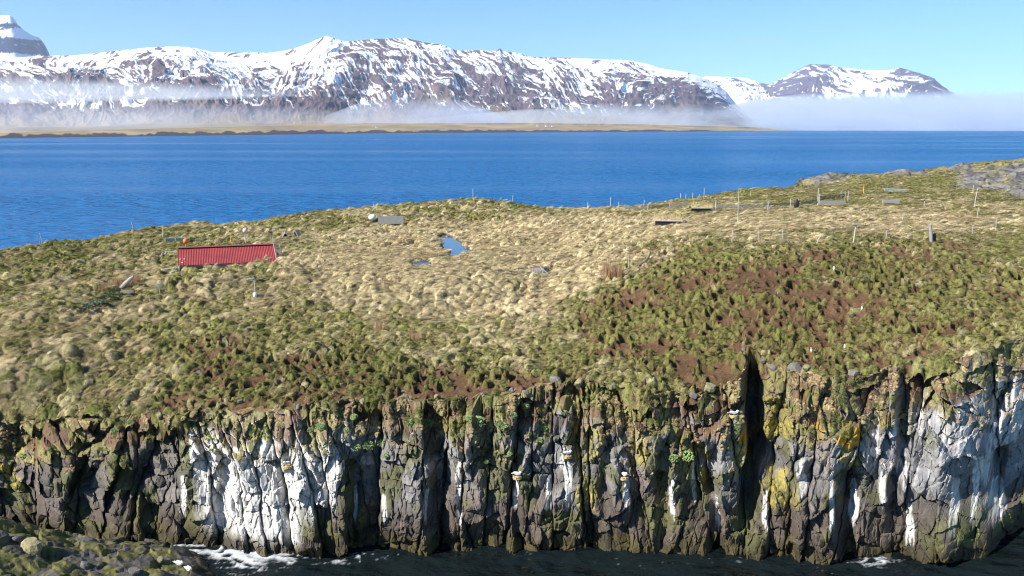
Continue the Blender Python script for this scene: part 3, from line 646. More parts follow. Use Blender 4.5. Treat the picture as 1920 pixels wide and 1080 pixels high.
# ------------------------------------------------------------------ sea
def sea_mat():
    m = bpy.data.materials.new('sea_water'); m.use_nodes = True; nt = m.node_tree; b = nt.nodes['Principled BSDF']; N = nt.nodes.new; l = nt.links.new
    b.inputs['Roughness'].default_value = .08; b.inputs['IOR'].default_value = 1.333; b.inputs['Specular IOR Level'].default_value = .4
    a = N('ShaderNodeAttribute'); a.attribute_name = 'Col'; l(a.outputs['Color'], b.inputs['Base Color'])
    tc = N('ShaderNodeTexCoord')
    hs = []
    for sc_, w_ in ((.045, 1.6), (.22, 2.7), (.8, 1.1), (4.0, .08)):
        mp = N('ShaderNodeMapping'); mp.inputs['Scale'].default_value = (sc_ * .75, sc_ * 1.15, sc_); mp.inputs['Rotation'].default_value = (0, 0, .35)
        n = N('ShaderNodeTexNoise'); n.inputs['Scale'].default_value = 1; n.inputs['Detail'].default_value = 3; l(tc.outputs['Object'], mp.inputs['Vector']); l(mp.outputs[0], n.inputs['Vector'])
        q = N('ShaderNodeMath'); q.operation = 'MULTIPLY'; q.inputs[1].default_value = w_; l(n.outputs['Fac'], q.inputs[0]); hs.append(q.outputs[0])
    cur = hs[0]
    for h in hs[1:]:
        q = N('ShaderNodeMath'); q.operation = 'ADD'; l(cur, q.inputs[0]); l(h, q.inputs[1]); cur = q.outputs[0]
    mpw = N('ShaderNodeMapping'); mpw.inputs['Scale'].default_value = (.0016, .008, 1); mpw.inputs['Rotation'].default_value = (0, 0, -.05); l(tc.outputs['Object'], mpw.inputs['Vector'])
    nw_ = N('ShaderNodeTexNoise'); nw_.inputs['Scale'].default_value = 1; nw_.inputs['Detail'].default_value = 4; l(mpw.outputs[0], nw_.inputs['Vector'])
    rw = N('ShaderNodeMapRange'); rw.inputs['From Min'].default_value = .36; rw.inputs['From Max'].default_value = .60; rw.inputs['To Min'].default_value = .35; rw.inputs['To Max'].default_value = 1.15; l(nw_.outputs['Fac'], rw.inputs['Value'])
    bp = N('ShaderNodeBump'); l(rw.outputs[0], bp.inputs['Strength']); bp.inputs['Distance'].default_value = 1.0; l(cur, bp.inputs['Height']); l(bp.outputs[0], b.inputs['Normal'])
    b.inputs['Specular IOR Level'].default_value = 0
    fr = N('ShaderNodeFresnel'); fr.inputs['IOR'].default_value = 1.333; l(bp.outputs[0], fr.inputs['Normal'])
    mn = N('ShaderNodeMath'); mn.operation = 'MULTIPLY'; mn.inputs[1].default_value = .62; l(fr.outputs[0], mn.inputs[0])
    gl = N('ShaderNodeBsdfGlossy'); gl.inputs['Roughness'].default_value = .12; l(bp.outputs[0], gl.inputs['Normal'])
    ms = N('ShaderNodeMixShader'); l(mn.outputs[0], ms.inputs[0]); l(b.outputs[0], ms.inputs[1]); l(gl.outputs[0], ms.inputs[2]); l(ms.outputs[0], nt.nodes['Material Output'].inputs['Surface'])
    # foam: rough and white
    r = N('ShaderNodeMapRange'); r.inputs['From Min'].default_value = .15; r.inputs['From Max'].default_value = .6; r.inputs['To Min'].default_value = .08; r.inputs['To Max'].default_value = .8
    l(a.outputs['Fac'], r.inputs['Value']); l(r.outputs[0], b.inputs['Roughness'])
    return m
sth = np.linspace(R_(-75), R_(75), 1500)
sr = np.concatenate([np.linspace(22, 46, 260), np.geomspace(46.3, 26000, 160)])
ST, SR = np.meshgrid(sth, sr); SX, SY = SR * np.sin(ST), SR * np.cos(ST)
spx, spy = proj(SX, SY, 0 * SX)
near = sst(70, 45, SR)
SZ = near * (.14 * (fbm(SX / 1.3, SY / 1.3, 4, 501) - .5) + .05 * (fbm(SX / .3, SY / .3, 3, 503) - .5))
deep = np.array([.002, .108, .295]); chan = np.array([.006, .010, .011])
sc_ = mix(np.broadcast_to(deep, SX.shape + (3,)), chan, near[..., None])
bR = np.interp(ST, b_th, b_R)
dbase = bR - SR                                     # metres in front of the cliff foot
fz = .95 * region(spx, spy, 470, 1055, 75, 32) + .75 * region(spx, spy, 340, 1032, 90, 22) + .42 * sst(1.5, .2, np.abs(dbase - .6)) + .30 * region(spx, spy, 620, 1050, 90, 22) + .5 * region(spx, spy, 1640, 1052, 50, 14)
fn = ridged(SX / .55 + 2 * fbm(SX, SY, 2, 507), SY / .4, 4, 505)
foam = sst(.86, 1.08, fn * .80 + .40 * fz) * sst(.05, .45, fz) * near
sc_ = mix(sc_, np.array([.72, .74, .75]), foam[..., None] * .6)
SZ = SZ + foam * .05
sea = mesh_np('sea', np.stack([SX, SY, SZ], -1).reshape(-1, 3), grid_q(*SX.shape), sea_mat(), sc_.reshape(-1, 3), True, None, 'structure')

# ------------------------------------------------------------------ mountains across the water
coast = [(-700, 262), (-300, 260), (0, 258.5), (200, 256.5), (480, 253), (700, 250), (900, 248.7), (1100, 247.6), (1300, 246.6), (1440, 245.6), (1545, 244.4)]
kx, ky, _ = atz([p[0] for p in coast], [p[1] for p in coast], 0.0); k_th = ang(kx, ky); k_R = np.hypot(kx, ky)
ridge_px = [(-700, 120), (-300, 112), (0, 108), (60, 106), (150, 103), (220, 95), (300, 87), (350, 88), (375, 92), (400, 98), (510, 99), (545, 93), (575, 83), (595, 74), (612, 67), (625, 71), (648, 78), (700, 73), (760, 71), (800, 80), (830, 84), (858, 95), (900, 94), (931, 96), (937, 90), (944, 96), (975, 100), (995, 107), (1050, 108), (1100, 110), (1180, 113), (1215, 120), (1240, 128), (1290, 136), (1322, 147), (1345, 158), (1362, 172), (1380, 195), (1400, 215), (1430, 233), (1480, 239), (1545, 243.9)]
GRID = {}
def peak_sheet(name, ridge, shore, back, nc, nr, amp, snow_bias, seed, th_pad=0, rockc=(.115, .085, .095), flat=.0, bands=None, cov=None):
    px_ = np.array([p[0] for p in ridge], float); py_ = np.array([p[1] for p in ridge], float)
    dx, dy, dz = ray(px_, py_); tha = np.arctan2(dx, dy); tan_el = dz / np.hypot(dx, dy)
    t_ = np.linspace(tha[0], tha[-1], nc)
    el = np.interp(t_, tha, tan_el) + .0006 * (fbm(t_ * 300, t_ * 0, 4, seed) - .5)
    Rs = shore(t_); Rb = back(t_); zr = np.maximum(CAMZ + Rb * el, .5)
    ker = np.exp(-np.linspace(-2, 2, nc // 12) ** 2); ker /= ker.sum(); pad = len(ker)
    zs = np.convolve(np.pad(zr, pad, mode='edge'), ker, 'same')[pad:-pad]; zs = np.minimum(zs, zr * 1.15 + 5)
    q = np.linspace(0, 1, nr)[:, None]
    R2 = Rs + (Rb - Rs) * q; T2 = np.broadcast_to(t_, R2.shape)
    X, Y = R2 * np.sin(T2), R2 * np.cos(T2); sc = t_[None] * 4200 + 0 * q
    sd = sst(.42, .58, fbm(sc / 300, q * 1.5, 2, seed + 1))
    wob = 110 * (fbm(sc / 130, q * 5, 4, seed + 8) - .5)
    sw = sc + wob; sA, sB = sc + 420 * q + wob, sc - 420 * q + wob
    stk = fbm(sA / 11, q * 9, 5, seed + 12, .7) * sd + fbm(sB / 11, q * 9, 5, seed + 13, .7) * (1 - sd)
    pr = .075 * np.minimum(q / max(flat, 1e-6), 1) + .925 * np.clip((q - flat) / (1 - flat), 0, 1) ** 1.12 if flat else q
    spur = ridged(sw / 520, q * .8, 2, seed + 2); gul = ridged(sw / 150 + q * 1.5 * (sd - .5), q * 4.5, 4, seed + 3); fine = ridged(sw / 36, q * 10, 3, seed + 4)
    env = np.sin(np.pi * np.clip((q - flat * .8) / (1 - flat * .8), 0, 1)) ** .8
    Z = zs * pr + (zr - zs) * sst(.72, 1, q) * pr + env * amp * ((spur - .62) * .9 + (gul - .6) * .42 + (fine - .6) * .12) * np.clip(zs / 350, 0.02, 1)
    Z = Z + env * 34 * (fbm(sc / 55, q * 15, 4, seed + 15) - .5) * np.clip(zs / 350, .02, 1)
    zz = Z + 16 * (fbm(X / 500, Y / 500, 2, seed + 6) - .5); fr = np.mod(zz, 46.0) / 46.0
    Z = Z + env * 6 * (sst(.35, .65, fr) - fr)
    Z = np.maximum(Z, .3 + 6 * q)
    back_n = 6; Zb = [Z[-1] - (i + 1) ** 2 * 14 for i in range(back_n)]; Rk = [Rb + (i + 1) * 90 for i in range(back_n)]
    # snow lies in the hollows and high up, bare rock on ribs and steps
    A = Z / np.maximum(zs, 60)
    nsn = fbm(sw / 36 + 5, q * 16 + sc / 260, 5, seed + 7, .7); nbig = fbm(sc / 300, q * 4.2 + sc / 700, 3, seed + 9)
    lee = np.gradient(Z, axis=1); lee = lee / (np.abs(lee).mean() + 1e-9)
    raw = (.62 - gul) * .45 + (.6 - fine) * .25 + (nsn - .5) * 1.0 + (stk - .5) * 2.0 + (fbm(sc / 110, q * 34 + sc / 500, 3, seed + 14) - .5) * .7 + (nbig - .5) * .8 - sst(.30, .5, fr) * sst(.9, .6, fr) * .05 - .05 * np.clip(lee, -2, 2) + (.6 - spur) * .25
    rank = np.empty(raw.size); rank[np.argsort(raw.ravel())] = np.linspace(0, 1, raw.size); rank = rank.reshape(raw.shape)
    cover = np.interp(A, [0, .16, .26, .45, .70, .88, 1.1], [0, .10, .28, .44, .62, .76, .90]) + snow_bias - (.40 * sst(.125, .205, t_)[None] * sst(1.0, .8, q) if flat else 0)
    if cov: cover = np.interp(px_[0] + 0 * t_ + 960 + F * np.tan(t_) / (CP - SP * 0) - px_[0] + 22 * (q - .5), [p[0] for p in cov], [p[1] for p in cov]) + .25 * (A - .6) + 0 * q
    if bands: cover = np.interp(Z / zs.max() + .012 * (nsn - .5), bands[0], bands[1])
    snow = rank - (1 - cover)
    sm = sst(-.05, .05, snow)
    n_ = fbm(sw / 50, q * 26, 4, seed + 10)
    rk = np.array(rockc) * (.65 + .7 * n_[..., None]);
    fld = fbm(sc / 90, q * 26, 3, seed + 17)
    grass = np.stack([.20 + .20 * fld, .155 + .15 * fld, .09 + .07 * fld], -1)
    gl = sst(.20, .07, A + .08 * (nsn - .5))[..., None] * (1 if flat else 0)
    olive = (sst(.5, .2, A) * sst(.45, .6, nbig))[..., None] * (1 if flat else 0); rk = mix(rk, np.array([.20, .16, .10]), olive * .6)
    rk = mix(rk, grass, gl)
    if flat: rk = mix(rk, np.array([.05, .04, .04]), (sst(.062, .040, q + .10 * (fbm(sc / 40, q * 6, 4, seed + 16) - .5)))[..., None])
    C = mix(rk, np.array([.84, .85, .88]), sm[..., None])
    GRID[name] = (X, Y, Z)
    X = np.concatenate([X] + [(r * np.sin(t_))[None] for r in Rk]); Y = np.concatenate([Y] + [(r * np.cos(t_))[None] for r in Rk]); Z = np.concatenate([Z] + [z[None] for z in Zb])
    C = np.concatenate([C] + [C[-1:]] * back_n)
    return mesh_np(name, np.stack([X, Y, Z], -1).reshape(-1, 3), grid_q(*Z.shape), M_HILL, C.reshape(-1, 3), True, None, 'structure')
shore_f = lambda t: np.interp(t, k_th, k_R)
peak_sheet('mountain_range', ridge_px, shore_f, lambda t: shore_f(t) * .62 + 3600, 2100, 290, 95, -.10, 601, flat=.22)
peak_sheet('left_mountain', [(-260, 95), (-120, 60), (-40, 36), (0, 29), (18, 28), (28, 36), (32, 44), (44, 56), (60, 66), (74, 71), (84, 84), (92, 100), (96, 112)], lambda t: 0 * t + 8200, lambda t: 0 * t + 9300, 200, 90, 60, -.05, 641, rockc=(.02, .03, .08), bands=([0, .60, .64, .66, .79, .81, .885, .90, .93, .945, 1], [1, 1, .9, .02, .05, .88, .9, .15, .2, .9, .8]))
peak_sheet('right_mountain', [(1300, 150), (1325, 143), (1360, 144), (1400, 146), (1428, 156), (1445, 158), (1490, 134), (1518, 120.5), (1552, 121), (1570, 125), (1620, 131), (1662, 132), (1688, 127), (1705, 131), (1730, 139), (1752, 147), (1765, 160), (1785, 173), (1800, 180), (1850, 205), (1900, 235)], lambda t: 0 * t + 8600, lambda t: 0 * t + 10800, 640, 170, 260, -.22, 671, cov=[(1300, .72), (1420, .85), (1450, .35), (1550, .30), (1585, .75), (1660, .82), (1690, .16), (1800, .10)], rockc=(.10, .085, .12))

# ------------------------------------------------------------------ fog banks and the haze of the fjord
def volume_mat(name, density, color, aniso=.2, z0=None, z1=None, soft=.5):
    m = bpy.data.materials.new(name); m.use_nodes = True; nt = m.node_tree; nt.nodes.remove(nt.nodes['Principled BSDF']); out = nt.nodes['Material Output']; N = nt.nodes.new; l = nt.links.new
    v_ = N('ShaderNodeVolumePrincipled'); v_.inputs['Color'].default_value = (*color, 1); v_.inputs['Density'].default_value = density; v_.inputs['Anisotropy'].default_value = aniso
    l(v_.outputs[0], out.inputs['Volume'])
    if z0 is not None:                       # thinning out upwards, in wisps
        tc = N('ShaderNodeTexCoord'); sp = N('ShaderNodeSeparateXYZ'); l(tc.outputs['Object'], sp.inputs[0])
        mp = N('ShaderNodeMapping'); mp.inputs['Scale'].default_value = (.003, .003, .009); l(tc.outputs['Object'], mp.inputs[0])
        n = N('ShaderNodeTexNoise'); n.inputs['Detail'].default_value = 3; n.inputs['Scale'].default_value = 1; l(mp.outputs[0], n.inputs['Vector'])
        r = N('ShaderNodeMapRange'); r.interpolation_type = 'SMOOTHERSTEP'; r.inputs['From Min'].default_value = mix(z0, z1, 1 - soft); r.inputs['From Max'].default_value = z1; r.inputs['To Min'].default_value = 1; r.inputs['To Max'].default_value = 0
        l(sp.outputs[2], r.inputs['Value'])
        r2 = N('ShaderNodeMapRange'); r2.inputs['From Min'].default_value = .35; r2.inputs['From Max'].default_value = .65; r2.inputs['To Min'].default_value = .25; r2.inputs['To Max'].default_value = 1.75; l(n.outputs['Fac'], r2.inputs['Value'])
        q = N('ShaderNodeMath'); q.operation = 'MULTIPLY'; l(r.outputs[0], q.inputs[0]); l(r2.outputs[0], q.inputs[1])
        q2 = N('ShaderNodeMath'); q2.operation = 'MULTIPLY'; l(q.outputs[0], q2.inputs[0]); q2.inputs[1].default_value = density; l(q2.outputs[0], v_.inputs['Density'])
    return m
def fog_lens(name, pts, soft, half_depth, density, label, color=(.86, .92, 1.0)):
    """a bank as a long closed lens: pts = (px, py_top, py_bottom, distance) along it"""
    n = 12; vs = []; fs = []
    dense = []
    P_ = np.array(pts, float); xs = np.linspace(P_[0, 0], P_[-1, 0], 70)
    for i, x_ in enumerate(xs):
        t_, b_, D = (np.interp(x_, P_[:, 0], P_[:, j]) for j in (1, 2, 3))
        t_ += 5 * (fbm(np.array(x_ / 60), np.array(3.0), 3, 700) - .5)
        dx, dy, dz = ray(x_, t_); h = math.hypot(dx, dy); zt = CAMZ + D * dz / h
        dx, dy, dz = ray(x_, b_); zb = max(CAMZ + D * dz / math.hypot(dx, dy), 1.0)
        thv = math.atan2(dx, dy); zc = (zt + zb) / 2; hz = max((zt - zb) / 2, 1); e_ = math.sin(math.pi * (i + .02) / (len(xs) - .96)) ** .35
        for k in range(n):
            a = math.pi * k / (n - 1); Rr = D + half_depth * math.cos(a) * e_; vs.append((Rr * math.sin(thv), Rr * math.cos(thv), zb + (zt - zb) * math.sin(a) ** .5 * (.1 + .9 * e_)))
    for i in range(len(xs) - 1):
        for k in range(n): fs.append([i * n + k, i * n + (k + 1) % n, (i + 1) * n + (k + 1) % n, (i + 1) * n + k])
    fs.append(list(range(n))); fs.append([(len(xs) - 1) * n + k for k in range(n)][::-1])
    me = bpy.data.meshes.new(name); me.from_pydata(vs, [], fs); zz_ = [q[2] for q in vs]; me.materials.append(volume_mat(name, density, color, .2, min(zz_), max(zz_), soft))
    o = bpy.data.objects.new(name, me); COL.objects.link(o); o['kind'] = 'stuff'; o['label'] = label; o['category'] = 'fog'
    return o
fog_lens('fog_bank', [(1180, 222, 243, 6200), (1300, 200, 246, 6400), (1400, 178, 246, 6800), (1500, 170, 246, 7000), (1700, 168, 246, 7000), (1960, 166, 246, 7000), (2300, 165, 246, 7000)], .35, 1100, .0022, 'thick pale fog bank on the open sea under the right mountains')
fog_lens('fog_bank', [(780, 214, 230, 3900), (1000, 202, 231, 4200), (1200, 190, 233, 4700), (1380, 178, 238, 5300), (1520, 186, 242, 5700)], .7, 400, .0016, 'thin low fog over the far shore meadows')
fog_lens('fog_bank', [(-400, 142, 192, 2400), (-50, 142, 190, 2500), (150, 144, 190, 2600), (330, 146, 186, 2800), (560, 152, 180, 3000)], .6, 260, .0030, 'white strip of cloud across the left mountain flank')
fog_lens('fog_bank', [(-400, 168, 250, 2200), (0, 168, 248, 2300), (250, 172, 242, 2600), (520, 176, 236, 3000), (680, 196, 232, 3300)], .8, 400, .0011, 'thin blue haze low on the left shore', (.78, .84, 1.0))
fog_lens('fog_bank', [(600, 206, 230, 3400), (740, 170, 231, 3600), (830, 172, 231, 3600), (960, 210, 230, 3700)], .8, 260, .0022, 'small patch of mist before the middle slopes', (.78, .84, 1.0))
HZ = (-11500, 11500, -60, 12200, -2.0, 1150)
mb = MB().box(((HZ[0] + HZ[1]) / 2, (HZ[2] + HZ[3]) / 2, (HZ[4] + HZ[5]) / 2), (HZ[1] - HZ[0], HZ[3] - HZ[2], HZ[5] - HZ[4]))
hz = mb.build('haze', volume_mat('haze_air', 3.2e-5, (.72, .83, 1.0), .1)); tag(hz, 'thin blue air over the fjord', 'haze', None, 'stuff')

# ------------------------------------------------------------------ low mossy ledge at the near shore, bottom left
led_px = [(-300, 950, 3.6), (-100, 958, 3.2), (0, 968, 2.7), (40, 1000, 2.2), (110, 1018, 1.5), (200, 1030, 1.15), (300, 1040, .85), (375, 1062, .35), (0, 1080, 2.1), (100, 1080, 1.6), (200, 1080, 1.25), (300, 1080, .85), (370, 1085, .25), (-100, 1150, 2.6), (100, 1160, 1.8), (300, 1160, 1.0), (390, 1160, .2), (420, 1100, -.5), (430, 1180, -.6), (415, 1050, -.6), (330, 1012, -.3), (240, 1008, .15), (150, 1000, .5), (-200, 1200, 3), (100, 1300, 1.5), (350, 1300, .3), (450, 1300, -.8), (60, 978, .9), (-150, 935, 1.4)]
lp_ = np.array([[float(q) for q in atz(a_, b_, c_)] for a_, b_, c_ in led_px]); LED = tps_fit(lp_[:, :2], lp_[:, 2], .01)
lth, lR = np.meshgrid(np.linspace(R_(-42), R_(-13.5), 420), np.linspace(25.5, 39.5, 260)); LX, LY = lR * np.sin(lth), lR * np.cos(lth)
def ledge_z(X, Y):
    f1, f2, cx, cy, ci, cj = worley(X / .75 + .3 * vn(X * 2, Y * 2, 802), Y / .75, 801); g1, g2, gx, gy, gi, gj = worley(X / .3, Y / .3, 803)
    z = np.minimum(tps_eval(LED, X, Y), 4) + (hsh(ci, cj, 1) - .5) * .22 + (X / .75 - cx) * (hsh(ci, cj, 2) - .5) * .35 + (hsh(gi, gj, 1) - .5) * .08 + .35 * (fbm(X / .8, Y / .8, 4, 804) - .5)
    return np.maximum(z, -.7)
LZ = ledge_z(LX, LY)
f1, f2, cx, cy, ci, cj = worley(LX / .75 + .3 * vn(LX * 2, LY * 2, 802), LY / .75, 801)
n1 = fbm(LX / .25, LY / .25, 4, 806); k1 = hsh(ci, cj, 3)
lc_ = np.stack([.05 + .05 * k1, .046 + .045 * k1, .04 + .04 * k1], -1) * (.6 + .8 * n1[..., None])
lm = sst(.44, .56, fbm(LX / .7, LY / .7, 4, 807) + .12 * sst(200, 0, proj(LX, LY, LZ)[0]))[..., None]
lc_ = mix(lc_, np.stack([.07 + .09 * n1, .068 + .08 * n1, .018 + .02 * n1], -1), lm * .85)
lc_ = mix(lc_, np.array([.025, .022, .015]), sst(.5, .1, LZ)[..., None])
ledge = mesh_np('shore_ledge', np.stack([LX, LY, LZ], -1).reshape(-1, 3), grid_q(*LX.shape), M_CLIFF, lc_.reshape(-1, 3), True, None, 'structure')
def on_ledge(px, py):
    dx, dy, dz = ray(px, py); t = np.linspace(25, 40, 700) / float(dy); X, Y, Z = dx * t, dy * t, CAMZ + dz * t
    i = np.argmax(Z <= ledge_z(X, Y)); return float(X[i]), float(Y[i]), float(ledge_z(X[i:i + 1], Y[i:i + 1])[0])
for i, (px, py, w_) in enumerate([(58, 1035, 44), (30, 1012, 16), (160, 1060, 20), (250, 1075, 22), (300, 1050, 14)]):
    x, y, z = on_ledge(px, py); r = w_ / F * 38 * .6
    o = bpy.data.objects.new('stone', rock_me[0 if i == 0 else i % 8]); COL.objects.link(o); o.parent = ledge; o.location = (x, y, z); o.scale = (r, r * .8, r * random.uniform(.6, .9)); o.rotation_euler = (random.uniform(-.5, .5), random.uniform(-.5, .5), random.uniform(0, 6))

# ------------------------------------------------------------------ things standing on the island
def spot(px, py):
    x, y, z = march(px, py); return x, y, z, float(depth(x, y, z)) / F            # with metres per pixel there
ORD = ['first', 'second', 'third', 'fourth', 'fifth', 'sixth', 'seventh', 'eighth', 'ninth', 'tenth', 'eleventh', 'twelfth', 'thirteenth', 'fourteenth', 'fifteenth', 'sixteenth', 'seventeenth', 'eighteenth', 'nineteenth', 'twentieth', 'twenty-first', 'twenty-second', 'twenty-third', 'twenty-fourth', 'twenty-fifth', 'twenty-sixth', 'twenty-seventh', 'twenty-eighth', 'twenty-ninth', 'thirtieth', 'thirty-first', 'thirty-second', 'thirty-third', 'thirty-fourth', 'thirty-fifth', 'thirty-sixth']

# the hut: long red corrugated roof over low turf-banked walls
ex, ey, ez = (float(q) for q in atY(334, 499, 57.0)); HL, HW, HP = 6.3, 1.95, R_(25)
hut = empty('red_roofed_hut', (ex, ey, ez), R_(19), 'long low turf banked hut with a red corrugated roof', 'hut')
nx_, rib = 0, []
nw = 61; xs_ = np.linspace(0, HL, nw * 6 + 1)
vs, fs = [], []
rise = HW * math.tan(HP)
for x_ in xs_:
    w_ = 0.011 * math.cos(x_ / HL * nw * 2 * math.pi)
    for (y_, z_) in ((0, 0), (HW, rise), (2 * HW, 0)): vs.append((x_, y_, z_ + .03 + w_))
for i in range(len(xs_) - 1):
    for k in (0, 1): fs.append([3 * i + k, 3 * i + 3 + k, 3 * i + 4 + k, 3 * i + 1 + k])
me = bpy.data.meshes.new('roof'); me.from_pydata(vs, [], fs); me.materials.append(RED); roof = bpy.data.objects.new('roof', me); COL.objects.link(roof); roof.parent = hut
MB().bar((-.02, HW - .09, rise + .045), (HL + .02, HW - .09, rise + .045), .20, .03).bar((-.02, HW + .09, rise + .045), (HL + .02, HW + .09, rise + .045), .20, .03).build('ridge_cap', REDCAP, roof)
for px_, y_ in ((.14, .62), (.38, .62), (.26, .25)): MB().box((px_, y_, y_ * math.tan(HP) + .075), (.09, .05, .02), (HP, 0, 0)).build('roof_patch', WHITE, roof)
for y_ in (.03, 2 * HW - .03): MB().bar((.02, y_, -.06), (HL - .02, y_, -.06), .05, .12).build('fascia', DARKW, hut)
for x_, m_ in ((.07, WHITE), (HL - .07, DARKW)):
    vs = []
    for xx in (x_ - .05, x_ + .05):
        for (y_, z_) in ((.10, -1.3), (2 * HW - .1, -1.3), (2 * HW - .1, .0), (HW, rise - .07), (.10, .0)): vs.append((xx, y_, z_))
    me = bpy.data.meshes.new('gable_wall'); me.from_pydata(vs, [], [[0, 1, 2, 3, 4], [9, 8, 7, 6, 5]] + [[i, 5 + i, 5 + (i + 1) % 5, (i + 1) % 5] for i in range(5)]); me.materials.append(GREY if m_ is WHITE else DARKW); o = bpy.data.objects.new('gable_wall', me); COL.objects.link(o); o.parent = hut
for y_ in (.14, 2 * HW - .14): MB().box((HL / 2, y_, -.68), (HL - .3, .08, 1.2)).build('side_wall', DARKW, hut)
MB().box((.03, .05, -.42), (.10, .10, .80)).build('corner_post', WHITE, hut)
MB().bar((3.0, -.03, -.13), (3.8, -.03, -.11), .03, .10).build('eave_board', PALE, hut)
# turf bank with big tussocks against the front wall
vs, fs = [], []; nbx, nby = 90, 34
for j in range(nby):
    for i in range(nbx):
        x_ = -.3 + (HL + 1.2) * i / (nbx - 1); v_ = j / (nby - 1); y_ = .08 - 1.9 * v_
        f1, f2, cx, cy, ci, cj = worley(np.array([x_ / .75]), np.array([y_ / .75]), 901); b_ = math.sqrt(max(0, 1 - (f1[0] / .6) ** 2))
        endf = min(1, min(i, nbx - 1 - i) / 9); vs.append((x_, y_, -.42 - .75 * v_ ** 1.1 + (.34 * b_ - .12) * endf - .5 * (1 - endf)))
bankV = np.array(vs); bk = mesh_np('turf_bank', bankV, grid_q(nby, nbx), mat('bank_turf', (.17, .135, .065), .95, nscale=6, namt=.45, bump=.8, bscale=20), None, True, hut)

